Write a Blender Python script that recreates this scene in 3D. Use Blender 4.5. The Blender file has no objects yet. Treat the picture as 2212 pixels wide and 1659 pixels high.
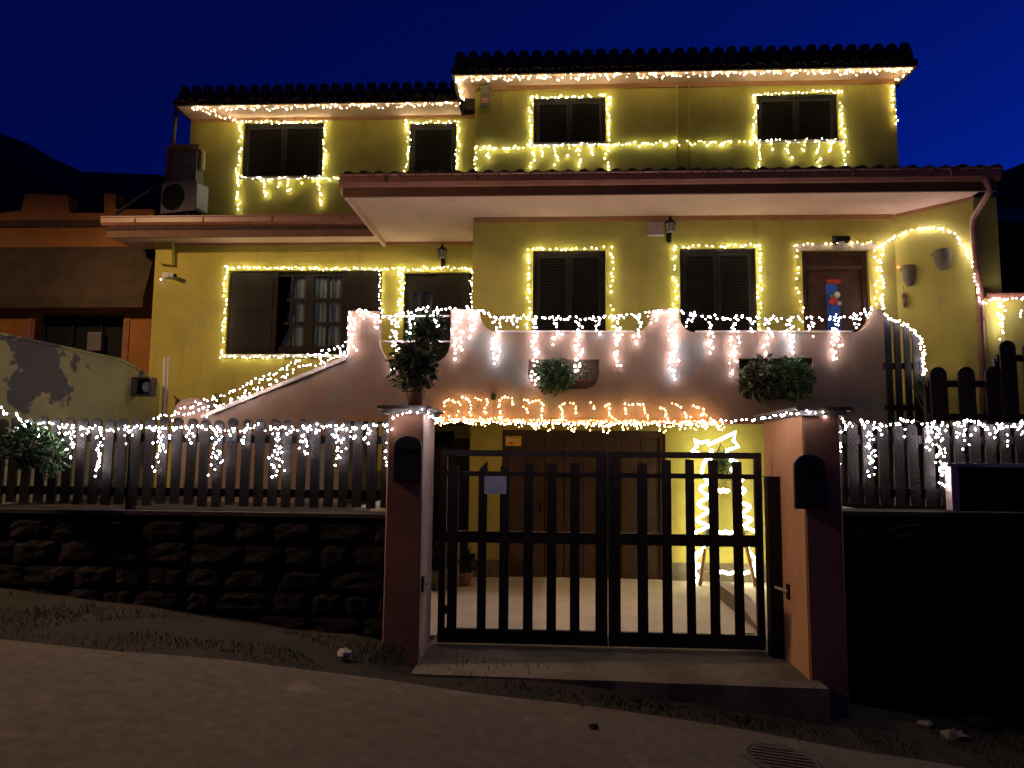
import bpy, math, random
from mathutils import Vector, Matrix, noise
from mathutils.geometry import tessellate_polygon
R = math.radians
scene = bpy.context.scene
C = scene.collection

# ------------------------------------------------------------------ camera
VW, VH, FPX = 2212.0, 1659.0, 1560.0
PITCH, YAW, ROLL = R(5.65), R(3.1), 0.010
CAM = Vector((0, 0, 1.74))
fw = Vector((-math.sin(YAW) * math.cos(PITCH), math.cos(YAW) * math.cos(PITCH), math.sin(PITCH)))
r0 = fw.cross(Vector((0, 0, 1))).normalized()
u0 = r0.cross(fw)
rt = r0 * math.cos(ROLL) + u0 * math.sin(ROLL)
up = -r0 * math.sin(ROLL) + u0 * math.cos(ROLL)
cd = bpy.data.cameras.new('camera')
cam = bpy.data.objects.new('camera', cd)
C.objects.link(cam)
m = Matrix((rt, up, -fw)).transposed().to_4x4()
m.translation = CAM
cam.matrix_world = m
cd.sensor_width = 36
cd.lens = FPX / VW * 36
cd.clip_end = 3000
cd.clip_start = 0.05
scene.camera = cam

# ------------------------------------------------------------------ sky and exposure
w = bpy.data.worlds.new('World')
scene.world = w
w.use_nodes = True
nt = w.node_tree
bg = nt.nodes['Background']
sky = nt.nodes.new('ShaderNodeTexSky')
sky.sky_type = 'NISHITA'
sky.sun_disc = False
sky.sun_elevation = R(-3.0)
sky.sun_rotation = R(60)
sky.ozone_density = 6.0
sky.dust_density = 0.3
tint = nt.nodes.new('ShaderNodeMix')
tint.data_type = 'RGBA'
tint.blend_type = 'MULTIPLY'
tint.inputs['Factor'].default_value = 1
tint.inputs['B'].default_value = (0.5, 9.5, 18.0, 1)
gam = nt.nodes.new('ShaderNodeGamma')
gam.inputs['Gamma'].default_value = 1.25
nt.links.new(sky.outputs['Color'], gam.inputs['Color'])
nt.links.new(gam.outputs['Color'], tint.inputs['A'])
nt.links.new(tint.outputs['Result'], bg.inputs['Color'])
bg.inputs['Strength'].default_value = 0.15
scene.view_settings.view_transform = 'Standard'
scene.view_settings.look = 'None'
scene.view_settings.exposure = 0
scene.view_settings.gamma = 1
scene.view_settings.use_curve_mapping = False
scene.cycles.use_denoising = True
scene.cycles.denoiser = 'OPENIMAGEDENOISE'
scene.cycles.use_light_tree = True
scene.cycles.max_bounces = 5
scene.cycles.diffuse_bounces = 3
scene.cycles.glossy_bounces = 2
scene.cycles.transparent_max_bounces = 8
scene.cycles.sample_clamp_indirect = 4
scene.cycles.caustics_reflective = False
scene.cycles.caustics_refractive = False

LED = 1.0      # overall strength of the light strings
STREET = 1.0   # strength of the street lamp


# ------------------------------------------------------------------ photo pixel -> place
def ray(x, y):
    return fw * FPX + rt * (x - VW / 2) - up * (y - VH / 2)


def P(x, y, Y):
    v = ray(x, y)
    return CAM + v * ((Y - CAM.y) / v.y)


def PZ(x, y, Z):
    v = ray(x, y)
    return CAM + v * ((Z - CAM.z) / v.z)


# ------------------------------------------------------------------ materials
MATS = {}


def mat(name, col, col2=None, scale=3.0, rough=0.85, bump=0.0, bscale=40.0, metal=0.0, detail=6, lo=0.4, hi=0.62,
        patch=None, pscale=0.8, plo=0.6, phi=0.64, spec=0.3, streak=None):
    mm = bpy.data.materials.new(name)
    mm.use_nodes = True
    n = mm.node_tree
    b = n.nodes['Principled BSDF']
    b.inputs['Roughness'].default_value = rough
    b.inputs['Metallic'].default_value = metal
    b.inputs['Specular IOR Level'].default_value = spec
    b.inputs['Base Color'].default_value = (*col, 1)
    tc = n.nodes.new('ShaderNodeNewGeometry')

    def nz(s, d=detail):
        t = n.nodes.new('ShaderNodeTexNoise')
        t.inputs['Scale'].default_value = s
        t.inputs['Detail'].default_value = d
        t.inputs['Roughness'].default_value = 0.62
        n.links.new(tc.outputs['Position'], t.inputs['Vector'])
        return t

    def ramp(src, a, c):
        q = n.nodes.new('ShaderNodeMapRange')
        q.inputs['From Min'].default_value = a
        q.inputs['From Max'].default_value = c
        n.links.new(src, q.inputs['Value'])
        return q

    def mix(a, bcol, f):
        q = n.nodes.new('ShaderNodeMix')
        q.data_type = 'RGBA'
        q.inputs['B'].default_value = (*bcol, 1)
        if isinstance(a, tuple):
            q.inputs['A'].default_value = (*a, 1)
        else:
            n.links.new(a, q.inputs['A'])
        n.links.new(f, q.inputs['Factor'])
        return q.outputs['Result']
    if col2:
        o = mix(col, col2, ramp(nz(scale).outputs['Fac'], lo, hi).outputs['Result'])
        if patch:
            o = mix(o, patch, ramp(nz(pscale, 5).outputs['Fac'], plo, phi).outputs['Result'])
        if streak:      # rain streaks running down the plaster
            mp = n.nodes.new('ShaderNodeMapping')
            mp.inputs['Scale'].default_value = (7, 7, 0.5)
            n.links.new(tc.outputs['Position'], mp.inputs['Vector'])
            st_ = nz(1.0, 4)
            n.links.new(mp.outputs['Vector'], st_.inputs['Vector'])
            rg = ramp(st_.outputs['Fac'], 0.58, 0.98)
            o = mix(o, streak, rg.outputs['Result'])
        n.links.new(o, b.inputs['Base Color'])
    if bump:
        bm = n.nodes.new('ShaderNodeBump')
        bm.inputs['Strength'].default_value = bump
        bm.inputs['Distance'].default_value = 0.02
        n.links.new(nz(bscale, 4).outputs['Fac'], bm.inputs['Height'])
        n.links.new(bm.outputs['Normal'], b.inputs['Normal'])
    MATS[name] = mm
    return mm


def emit(name, col, s):
    mm = bpy.data.materials.new(name)
    mm.use_nodes = True
    n = mm.node_tree
    n.nodes.remove(n.nodes['Principled BSDF'])
    e = n.nodes.new('ShaderNodeEmission')
    e.inputs['Color'].default_value = (*col, 1)
    e.inputs['Strength'].default_value = s
    n.links.new(e.outputs[0], n.nodes['Material Output'].inputs[0])
    MATS[name] = mm
    return mm


mat('yellow', (0.48, 0.415, 0.085), (0.40, 0.345, 0.07), 1.7, 0.9, 0.25, 90, patch=(0.36, 0.31, 0.10), pscale=0.9, plo=0.60, phi=0.72, streak=(0.22, 0.20, 0.07))
mat('soffit', (0.70, 0.47, 0.33), (0.62, 0.41, 0.29), 2.2, 0.9, 0.15, 60)
mat('cornice', (0.42, 0.22, 0.09), (0.34, 0.17, 0.07), 4, 0.85)
mat('pinkwall', (0.33, 0.225, 0.15), (0.26, 0.175, 0.12), 1.6, 0.92, 0.35, 70, patch=(0.25, 0.235, 0.20), pscale=1.2, plo=0.56, phi=0.62, streak=(0.18, 0.13, 0.095))
mat('coping', (0.50, 0.43, 0.35), (0.36, 0.31, 0.25), 5, 0.9, 0.3, 50)
mat('tile', (0.080, 0.045, 0.034), (0.050, 0.029, 0.023), 9, 0.85, 0.3, 60)
mat('gutter', (0.34, 0.15, 0.095), (0.28, 0.12, 0.075), 3, 0.38, 0.05, 40, spec=0.5)
mat('fascia', (0.17, 0.08, 0.042), (0.13, 0.06, 0.032), 3, 0.6, 0.05, 40)
mat('shutter', (0.017, 0.011, 0.007), (0.011, 0.007, 0.005), 8, 0.7, 0.15, 60, spec=0.2)
mat('door', (0.085, 0.040, 0.020), (0.060, 0.028, 0.014), 6, 0.55, 0.15, 60)
mat('garage', (0.062, 0.034, 0.017), (0.044, 0.024, 0.012), 5, 0.65, 0.2, 70)
mat('fence', (0.012, 0.008, 0.0055), (0.007, 0.005, 0.0035), 12, 0.55, 0.3, 60, spec=0.25)
mat('gatewood', (0.028, 0.016, 0.011), (0.016, 0.010, 0.008), 12, 0.6, 0.25, 70)
mat('iron', (0.010, 0.010, 0.010), rough=0.75, spec=0.2)
mat('mailbox', (0.014, 0.015, 0.018), rough=0.55, spec=0.35)
mat('stone', (0.020, 0.014, 0.011), (0.011, 0.008, 0.007), 4, 0.95, 0.8, 22, patch=(0.045, 0.028, 0.016), pscale=2.2, plo=0.58, phi=0.68)
mat('wallcap', (0.075, 0.065, 0.045), (0.045, 0.04, 0.028), 6, 0.95, 0.5, 50)
mat('mortar', (0.020, 0.016, 0.013), (0.014, 0.012, 0.010), 6, 0.95, 0.5, 50)
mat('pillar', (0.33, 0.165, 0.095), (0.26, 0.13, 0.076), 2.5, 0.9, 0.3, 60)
mat('pillarin', (0.56, 0.30, 0.15), (0.50, 0.26, 0.13), 2.5, 0.9, 0.3, 60)  # brighter copy of the pillar colour, street light painted into it
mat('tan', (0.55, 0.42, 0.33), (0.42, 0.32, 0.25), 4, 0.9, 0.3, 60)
mat('capstone', (0.17, 0.155, 0.13), (0.12, 0.11, 0.09), 5, 0.85, 0.2, 50)
mat('slab', (0.46, 0.44, 0.40), (0.36, 0.34, 0.31), 5, 0.8, 0.2, 50)
mat('asphalt', (0.25, 0.205, 0.125), (0.145, 0.118, 0.072), 11, 0.9, 1.0, 160, detail=9, lo=0.3, hi=0.72, patch=(0.40, 0.32, 0.25), pscale=1.3, plo=0.60, phi=0.74)
mat('drain', (0.10, 0.075, 0.05), (0.07, 0.052, 0.035), 9, 0.8, 0.3, 60)
mat('concrete', (0.20, 0.17, 0.11), (0.11, 0.095, 0.062), 2.5, 0.92, 0.5, 60, patch=(0.13, 0.11, 0.08), pscale=1.7, plo=0.58, phi=0.7)
mat('courtfloor', (0.60, 0.53, 0.40), (0.52, 0.46, 0.35), 2.5, 0.8, 0.3, 60)
mat('soil', (0.040, 0.030, 0.016), (0.026, 0.022, 0.010), 5, 0.97, 0.8, 40)
mat('grass', (0.040, 0.052, 0.014), (0.065, 0.052, 0.02), 8, 0.9)
mat('leaf', (0.055, 0.125, 0.035), (0.035, 0.085, 0.022), 9, 0.6, spec=0.4)
mat('leafolive', (0.10, 0.12, 0.055), (0.07, 0.085, 0.035), 9, 0.6, spec=0.4)
mat('leafdark', (0.022, 0.030, 0.014), (0.014, 0.020, 0.010), 9, 0.8)
mat('bark', (0.10, 0.06, 0.035), (0.06, 0.038, 0.022), 14, 0.95, 0.6, 40)
mat('terracotta', (0.30, 0.14, 0.08), (0.22, 0.10, 0.06), 8, 0.9, 0.2, 50)
mat('clayold', (0.20, 0.17, 0.11), (0.14, 0.12, 0.08), 8, 0.9, 0.3, 50)
mat('white', (0.62, 0.60, 0.55), (0.54, 0.52, 0.48), 5, 0.6)
mat('grey', (0.16, 0.15, 0.15), (0.12, 0.115, 0.115), 5, 0.6)
mat('plate', (0.42, 0.42, 0.48), (0.36, 0.36, 0.42), 5, 0.5)
mat('orangewall', (0.34, 0.14, 0.035), (0.27, 0.11, 0.028), 1.8, 0.92, 0.3, 60)
mat('awning', (0.075, 0.050, 0.028), (0.055, 0.038, 0.020), 3, 0.9, 0.2, 50)
mat('oldwall', (0.46, 0.42, 0.17), (0.38, 0.34, 0.14), 2.0, 0.95, 0.4, 40, patch=(0.13, 0.12, 0.10), pscale=1.05, plo=0.545, phi=0.565)
mat('hill', (0.020, 0.026, 0.014), (0.012, 0.016, 0.010), 0.05, 0.98)
mat('blackhouse', (0.020, 0.018, 0.014), (0.014, 0.012, 0.010), 2, 0.95)
mat('wire', (0.02, 0.03, 0.02), rough=0.6)
mat('clearwire', (0.20, 0.20, 0.20), rough=0.5)
mat('curtain', (0.72, 0.70, 0.68), (0.55, 0.54, 0.52), 30, 0.95)
mat('red', (0.50, 0.045, 0.03), rough=0.7)
mat('blue', (0.03, 0.12, 0.45), rough=0.7)
mat('cream', (0.70, 0.62, 0.50), rough=0.9)
mat('signyellow', (0.70, 0.42, 0.03), rough=0.5)
mat('wood', (0.34, 0.20, 0.10), (0.26, 0.15, 0.08), 9, 0.8, 0.2, 60)
mat('lampglass', (0.30, 0.30, 0.28), rough=0.2, spec=0.5)
mat('roomdark', (0.01, 0.01, 0.011), rough=0.9)
gl = bpy.data.materials.new('glass')
gl.use_nodes = True
g_n = gl.node_tree
g_n.nodes.remove(g_n.nodes['Principled BSDF'])
_t = g_n.nodes.new('ShaderNodeBsdfTransparent')
_t.inputs[0].default_value = (0.72, 0.76, 0.76, 1)
_g = g_n.nodes.new('ShaderNodeBsdfGlossy')
_g.inputs['Roughness'].default_value = 0.03
_m = g_n.nodes.new('ShaderNodeMixShader')
_m.inputs[0].default_value = 0.07
g_n.links.new(_t.outputs[0], _m.inputs[1])
g_n.links.new(_g.outputs[0], _m.inputs[2])
g_n.links.new(_m.outputs[0], g_n.nodes['Material Output'].inputs[0])
MATS['glass'] = gl
emit('led_yellow', (1.0, 0.92, 0.62), 104 * LED)
emit('led_yellow_alt', (1.0, 0.90, 0.34), 62 * LED)
emit('led_yellow_dim', (0.85, 1.0, 0.60), 30 * LED)
emit('led_warm', (1.0, 0.80, 0.48), 78 * LED)
emit('led_warm_alt', (1.0, 0.66, 0.28), 40 * LED)
emit('led_warm_dim', (1.0, 0.86, 0.70), 24 * LED)
emit('led_cool', (0.95, 0.84, 1.0), 105 * LED)
emit('led_cool_alt', (1.0, 0.76, 0.60), 60 * LED)
emit('led_cool_dim', (0.75, 0.72, 1.0), 60 * LED)
emit('led_white', (0.97, 0.84, 1.0), 66 * LED)
emit('led_white_alt', (1.0, 0.72, 0.62), 40 * LED)
emit('led_white_dim', (0.90, 0.90, 1.0), 24 * LED)
emit('led_orange', (1.0, 0.52, 0.18), 60 * LED)
emit('led_orange_alt', (1.0, 0.66, 0.34), 60 * LED)
emit('led_orange_dim', (1.0, 0.42, 0.10), 22 * LED)
emit('rope', (1.0, 0.93, 0.66), 16 * LED)
emit('redled', (1.0, 0.10, 0.04), 8)
emit('violetled', (0.6, 0.45, 1.0), 8)
emit('sodium', (1.0, 0.58, 0.24), 60)
emit('farwindow', (0.75, 0.72, 0.42), 0.16)


# ------------------------------------------------------------------ mesh helpers
class MB:
    def __init__(s):
        s.v = []
        s.f = []

    def add(s, vs, fs):
        o = len(s.v)
        s.v += [tuple(q) for q in vs]
        s.f += [tuple(i + o for i in f) for f in fs]
        return s

    def box(s, x0, x1, y0, y1, z0, z1):
        return s.add([(x0, y0, z0), (x1, y0, z0), (x1, y1, z0), (x0, y1, z0), (x0, y0, z1), (x1, y0, z1), (x1, y1, z1), (x0, y1, z1)],
                     [(0, 3, 2, 1), (4, 5, 6, 7), (0, 1, 5, 4), (1, 2, 6, 5), (2, 3, 7, 6), (3, 0, 4, 7)])

    def bbox(s, x0, x1, y0, y1, z0, z1, b=0.006):
        """box whose front and long edges are chamfered"""
        o = [(x0 + b, z0), (x1 - b, z0), (x1, z0 + b), (x1, z1 - b), (x1 - b, z1), (x0 + b, z1), (x0, z1 - b), (x0, z0 + b)]
        return s.prism(o, [], y0, y1)

    def prism(s, outline, holes, t0, t1, fn=lambda a, b, t: (a, t, b)):
        loops = [outline] + list(holes)
        tri = tessellate_polygon([[Vector((a, b, 0)) for a, b in l] for l in loops])
        pts = [q for l in loops for q in l]
        n = len(pts)
        vs = [fn(a, b, t0) for a, b in pts] + [fn(a, b, t1) for a, b in pts]
        fs = []
        for t in tri:
            fs.append(tuple(t))
            fs.append(tuple(i + n for i in reversed(t)))
        k = 0
        for l in loops:
            L = len(l)
            for i in range(L):
                j = (i + 1) % L
                fs.append((k + i, k + j, k + j + n, k + i + n))
            k += L
        return s.add(vs, fs)

    def tube(s, pts, r, n=6, caps=True, taper=None):
        pts = [Vector(q) for q in pts]
        N = len(pts)
        t = (pts[1] - pts[0]).normalized()
        a = t.orthogonal().normalized()
        vs = []
        for i, q in enumerate(pts):
            if 0 < i < N - 1:
                t = (pts[i + 1] - pts[i - 1])
            elif i:
                t = (pts[i] - pts[i - 1])
            t = t.normalized() if t.length > 1e-9 else Vector((0, 0, 1))
            a = (a - t * a.dot(t))
            a = a.normalized() if a.length > 1e-6 else t.orthogonal().normalized()
            b = t.cross(a)
            rr = r if taper is None else r * (1 + (taper - 1) * i / (N - 1))
            for k in range(n):
                an = 2 * math.pi * k / n
                vs.append(q + a * (rr * math.cos(an)) + b * (rr * math.sin(an)))
        fs = []
        for i in range(N - 1):
            for k in range(n):
                k2 = (k + 1) % n
                fs.append((i * n + k, i * n + k2, (i + 1) * n + k2, (i + 1) * n + k))
        if caps:
            fs.append(tuple(range(n - 1, -1, -1)))
            fs.append(tuple((N - 1) * n + k for k in range(n)))
        return s.add(vs, fs)

    def lathe(s, prof, cx, cy, n=14):
        vs = []
        for rr, z in prof:
            for k in range(n):
                an = 2 * math.pi * k / n
                vs.append((cx + rr * math.cos(an), cy + rr * math.sin(an), z))
        fs = []
        for i in range(len(prof) - 1):
            for k in range(n):
                k2 = (k + 1) % n
                fs.append((i * n + k, i * n + k2, (i + 1) * n + k2, (i + 1) * n + k))
        fs.append(tuple(range(n - 1, -1, -1)))
        fs.append(tuple((len(prof) - 1) * n + k for k in range(n)))
        return s.add(vs, fs)

    def leaf(s, p, d, sd, L, W):
        d = d.normalized()
        sd = (sd - d * sd.dot(d)).normalized()
        nn = d.cross(sd)
        mid = p + d * (L * 0.5) + nn * (L * 0.08)
        return s.add([p, mid + sd * W * 0.5, p + d * L, mid - sd * W * 0.5], [(0, 1, 2), (0, 2, 3)])

    def mesh(s, name, mt, smooth=False):
        me = bpy.data.meshes.new(name)
        me.from_pydata(s.v, [], s.f)
        me.materials.append(MATS[mt])
        if smooth:
            me.polygons.foreach_set('use_smooth', [True] * len(me.polygons))
        me.update()
        return me

    def build(s, name, mt, parent=None, smooth=False, kind=None, label=None):
        return link(name, s.mesh(name, mt, smooth), parent, kind, label)


def link(name, me, parent=None, kind=None, label=None):
    o = bpy.data.objects.new(name, me)
    C.objects.link(o)
    if parent:
        o.parent = parent
        if parent.type == 'EMPTY' and not parent.get('_local'):
            o.matrix_parent_inverse = Matrix.Translation(-parent.location)
    if kind:
        o['kind'] = kind
    if label:
        o['label'] = label
    return o


def thing(name, label, cat, loc, group=None, local=False, rz=0.0):
    o = bpy.data.objects.new(name, None)
    o.empty_display_size = 0.1
    C.objects.link(o)
    o.location = loc
    o.rotation_euler.z = rz
    o['label'] = label
    o['category'] = cat
    if group:
        o['group'] = group
    if local:
        o['_local'] = 1
    return o


def tag(o, label, cat, group=None):
    o['label'] = label
    o['category'] = cat
    if group:
        o['group'] = group
    return o


def struct(name, mb, mt):
    return mb.build(name, mt, None, kind='structure')


def rect(x0, x1, z0, z1):
    return [(x0, z0), (x1, z0), (x1, z1), (x0, z1)]


rng = random.Random(7)

# ================================================================== GROUND
def road_z(x, y):
    return 0.06 - 0.11 * max(-9, min(9, x)) + 0.012 * (y - 5.2) * 0


def sheet(x0, x1, y0, y1, nx, ny, zf):
    mb = MB()
    vs = []
    for j in range(ny + 1):
        for i in range(nx + 1):
            x = x0 + (x1 - x0) * i / nx
            y = y0 + (y1 - y0) * j / ny
            vs.append((x, y, zf(x, y)))
    fs = [(j * (nx + 1) + i, j * (nx + 1) + i + 1, (j + 1) * (nx + 1) + i + 1, (j + 1) * (nx + 1) + i) for j in range(ny) for i in range(nx)]
    return mb.add(vs, fs)


struct('ground', sheet(-700, 700, -600, 900, 14, 14, lambda x, y: -1.6), 'soil')


def rz2(x, y):
    return road_z(x, y) + 0.012 * noise.noise((x * 0.9, y * 0.9, 0))


def edge_y(x):
    """road edge: a wavering line along the foot of the wall"""
    return 5.17 - 0.022 * (x - 0.2) ** 2 + 0.018 * math.sin(x * 2.3) + 0.015 * math.sin(x * 5.1 + 1) if abs(x) < 4.5 else 4.72


mb = MB()
nx, ny = 120, 40
vs = []
for j in range(ny + 1):
    for i in range(nx + 1):
        x = -16 + 32 * i / nx
        y = -8 + (edge_y(x) + 8) * (j / ny)
        vs.append((x, y, rz2(x, y)))
mb.add(vs, [(j * (nx + 1) + i, j * (nx + 1) + i + 1, (j + 1) * (nx + 1) + i + 1, (j + 1) * (nx + 1) + i) for j in range(ny) for i in range(nx)])
struct('road', mb, 'asphalt')
mb = MB()
vs = []
ny = 10
for j in range(ny + 1):
    for i in range(nx + 1):
        x = -16 + 32 * i / nx
        y = edge_y(x) - 0.05 + (6.4 - edge_y(x)) * (j / ny)
        t = j / ny
        zz = rz2(x, y) - 0.012 + 0.05 * t + 0.035 * noise.noise((x * 2.2, y * 2.2, 3)) * min(1, t * 4)
        if -1.3 < x < 2.3 and y > 5.3:      # trodden flat in front of the gate
            zz = min(zz, 0.062 + max(0, 5.62 - y) * 0.25)
        vs.append((x, y, zz))
mb.add(vs, [(j * (nx + 1) + i, j * (nx + 1) + i + 1, (j + 1) * (nx + 1) + i + 1, (j + 1) * (nx + 1) + i) for j in range(ny) for i in range(nx)])
struct('verge', mb, 'soil')
# concrete apron in front of the gate with a broken front edge
mb = MB()
front = []
for i in range(17):
    x = -1.05 + (2.02 + 1.05) * i / 16
    front.append((x, 5.62 - 0.10 * (x + 1) / 3 + 0.015 * noise.noise((x * 3, 0, 9))))
mb.prism(front + [(2.02, 6.9), (-1.05, 6.9)], [], -0.6, 0.085, lambda a, b, t: (a, b, t))
struct('gate_apron', mb, 'concrete')
mb = MB().box(-1.75, 3.05, 6.9, 11.5, -0.5, 0.06)
struct('courtyard_paving', mb, 'courtfloor')
mb = MB().box(-14, -1.75, 6.22, 11.3, 0.2, 1.12)
struct('garden_terrace', mb, 'soil')
mb = MB().box(3.05, 14, 6.22, 8.3, -0.4, 1.12)
mb.box(3.05, 14, 8.3, 16, -0.4, 2.1)
struct('side_terrace', mb, 'soil')
mb = MB().box(-14, 14, 12.6, 60, -1, 0.9)
struct('hillside', mb, 'soil')

# hills
ridge = [(-900, 200), (-300, 235), (0, 288), (60, 310), (120, 345), (180, 371), (340, 377), (520, 400), (1200, 470), (1850, 455), (1990, 428), (2060, 408), (2140, 380), (2212, 352), (2600, 300), (3200, 280)]
mb = MB()
rows = []
for x, y in ridge:
    q = P(x, y, 160)
    rows.append([(q.x * 0.55, 88, -1.7), (q.x * 0.72, 115, q.z * 0.42 + 2 * noise.noise((q.x * .1, 1, 0))), (q.x * 0.88, 140, q.z * 0.80), (q.x, 160, q.z), (q.x * 1.1, 200, q.z * 0.6), (q.x * 1.2, 260, -1.7)])
vs = [q for rr in rows for q in rr]
mb.add(vs, [(i * 6 + k, (i + 1) * 6 + k, (i + 1) * 6 + k + 1, i * 6 + k + 1) for i in range(len(rows) - 1) for k in range(5)])
struct('hill', mb, 'hill')

# grass
mb = MB()
for i in range(9000):
    x = rng.uniform(-5.2, 5.5)
    if -1.1 < x < 2.1 and rng.random() < 0.93:
        continue
    e = edge_y(x)
    t = rng.random() ** 0.8
    if noise.noise((x * 1.4, t * 2, 5)) < -0.05:
        continue
    y = e - 0.04 + t * (5.9 - e)
    z = rz2(x, y) + 0.01
    h = rng.uniform(0.015, 0.06) * (0.6 + 0.8 * t)
    a = rng.uniform(0, 6.28)
    dx, dy = math.cos(a) * h * 0.5, math.sin(a) * h * 0.5
    wv = 0.004
    mb.add([(x - wv, y, z), (x + wv, y, z), (x + dx, y + dy, z + h)], [(0, 1, 2)])
for i in range(700):
    x = rng.uniform(-0.95, 1.95)
    y = 5.50 - 0.08 * (x + 1) / 3 - abs(rng.gauss(0, 0.12))
    z = min(rz2(x, y), 0.09) - 0.02
    h = rng.uniform(0.02, 0.06)
    mb.add([(x - 0.006, y, z), (x + 0.006, y, z), (x + rng.uniform(-.03, .03), y - 0.02, z + h)], [(0, 1, 2)])
o = mb.build('grass', 'grass', None, kind='stuff')
tag(o, 'short dry grass and weeds along the foot of the wall', 'grass')

# manhole cover in the road, litter
q = PZ(1690, 1634, 0.06 - 0.11 * 1.25)
mb = MB().lathe([(0.24, -0.05), (0.24, 0.004), (0.215, 0.012), (0.20, 0.006), (0.02, 0.006)], 0, 0, 28)
for k in range(-3, 4):
    hw = math.sqrt(0.19 ** 2 - (k * 0.05) ** 2)
    mb.box(-hw, hw, k * 0.05 - 0.01, k * 0.05 + 0.01, 0.004, 0.012)
o = mb.build('manhole_cover', 'drain')
o.location = (q.x, q.y, rz2(q.x, q.y) + 0.004)
o.rotation_euler = (0, math.atan(0.11), 0)
tag(o, 'round dark manhole cover set in the road', 'manhole cover')


def rock(name, pos, size, mt, label, cat, seed):
    rr = random.Random(seed)
    mb = MB()
    n1, n2 = 8, 5
    vs = []
    for j in range(n2 + 1):
        th = math.pi * j / n2
        for k in range(n1):
            ph = 2 * math.pi * k / n1
            s = 1 + rr.uniform(-0.25, 0.25)
            vs.append((size[0] * s * math.sin(th) * math.cos(ph), size[1] * s * math.sin(th) * math.sin(ph), size[2] * s * math.cos(th)))
    fs = [(j * n1 + k, j * n1 + (k + 1) % n1, (j + 1) * n1 + (k + 1) % n1, (j + 1) * n1 + k) for j in range(n2) for k in range(n1)]
    mb.add(vs, fs)
    o = mb.build(name, mt)
    o.location = pos
    tag(o, label, cat)
    return o


q = PZ(745, 1420, 0.25)
rock('stone_lump', (q.x, q.y, rz2(q.x, q.y) + 0.05), (0.055, 0.04, 0.035), 'coping', 'pale stone lying in the grass by the red gate pillar', 'stone', 3)
q = PZ(1283, 1590, -0.02)
rock('pebble', (q.x, q.y, rz2(q.x, q.y) + 0.012), (0.035, 0.02, 0.016), 'mortar', 'small dark lump lying on the road', 'stone', 5)
for (x, y, sx, lab, sd) in ((2000, 1560, 0.07, 'pale rubble stone at the foot of the dark wall', 6), (2062, 1580, 0.10, 'flat grey rubble stone beside the paler one', 8), (2120, 1545, 0.16, 'large grey rubble stone against the dark wall', 9)):
    q = PZ(x, y, -0.2)
    rock('rubble_stone', (q.x, q.y, rz2(q.x, q.y) + 0.03), (sx, sx * 0.6, sx * 0.45), 'concrete' if sd != 9 else 'stone', lab, 'stone', sd)

# ================================================================== FRONT WALLS
WY = 6.0


def stone_wall(name, label, x0, x1, ztop, zb, seed, rows, cop):
    rr = random.Random(seed)
    t = thing(name, label, 'wall', (0.5 * (x0 + x1), WY + 0.12, zb))
    MB().box(x0, x1, WY + 0.03, WY + 0.26, zb, ztop - 0.05).build('mortar_core', 'mortar', t)
    MB().bbox(x0, x1, WY - 0.01, WY + 0.30, ztop - 0.035, ztop, 0.008).build('coping', cop, t)
    variants = []
    for k in range(8):
        mb = MB()
        # a chunky dressed block, unit size, rough front face
        g = 4
        vs = []
        for j in range(g + 1):
            for i in range(g + 1):
                a, b = i / g - 0.5, j / g - 0.5
                e = max(abs(a), abs(b)) * 2
                d = -0.5 * (1 - 0.55 * max(0, e - 0.7) / 0.3) + rr.uniform(-0.12, 0.12)
                ja = rr.uniform(-0.03, 0.03) if 0 < i < g else 0.02 * rr.uniform(-1, 1)
                jb = rr.uniform(-0.03, 0.03) if 0 < j < g else 0.03 * rr.uniform(-1, 1)
                vs.append((a + ja, d, b + jb))
        fs = [(j * (g + 1) + i, j * (g + 1) + i + 1, (j + 1) * (g + 1) + i + 1, (j + 1) * (g + 1) + i) for j in range(g) for i in range(g)]
        n0 = len(vs)
        rim = [i for i in range(g + 1)] + [j * (g + 1) + g for j in range(1, g + 1)] + [g * (g + 1) + i for i in range(g - 1, -1, -1)] + [j * (g + 1) for j in range(g - 1, 0, -1)]
        for i in rim:
            vs.append((vs[i][0], 0.5, vs[i][2]))
        L = len(rim)
        for i in range(L):
            fs.append((rim[i], n0 + i, n0 + (i + 1) % L, rim[(i + 1) % L]))
        mb.add(vs, fs)
        variants.append(mb.mesh('stone', 'stone'))
    z = ztop - 0.055
    for r_ in range(rows):
        h = rr.uniform(0.17, 0.25)
        x = x0 + rr.uniform(0, 0.1)
        while x < x1 - 0.06:
            wd = min(rr.uniform(0.24, 0.52), x1 - x)
            if z > rz2(x + wd / 2, WY) - 0.15:
                o = link('stone', rr.choice(variants), t)
                o.location = (x + wd / 2, WY + 0.03 + rr.uniform(-0.008, 0.008), z - h / 2)
                o.scale = (wd - 0.022, 0.07, h - 0.02)
            x += wd
        z -= h
    return t


stone_wall('stone_wall', 'dark stone block wall under the fence with the long white light drops', -8.2, -1.30, 1.245, -0.3, 11, 7, 'wallcap')
stone_wall('stone_wall', 'dark stone block wall between the orange-sided pillar and the pale niche', 2.235, 6.2, 1.325, -1.2, 12, 9, 'wallcap')


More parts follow.
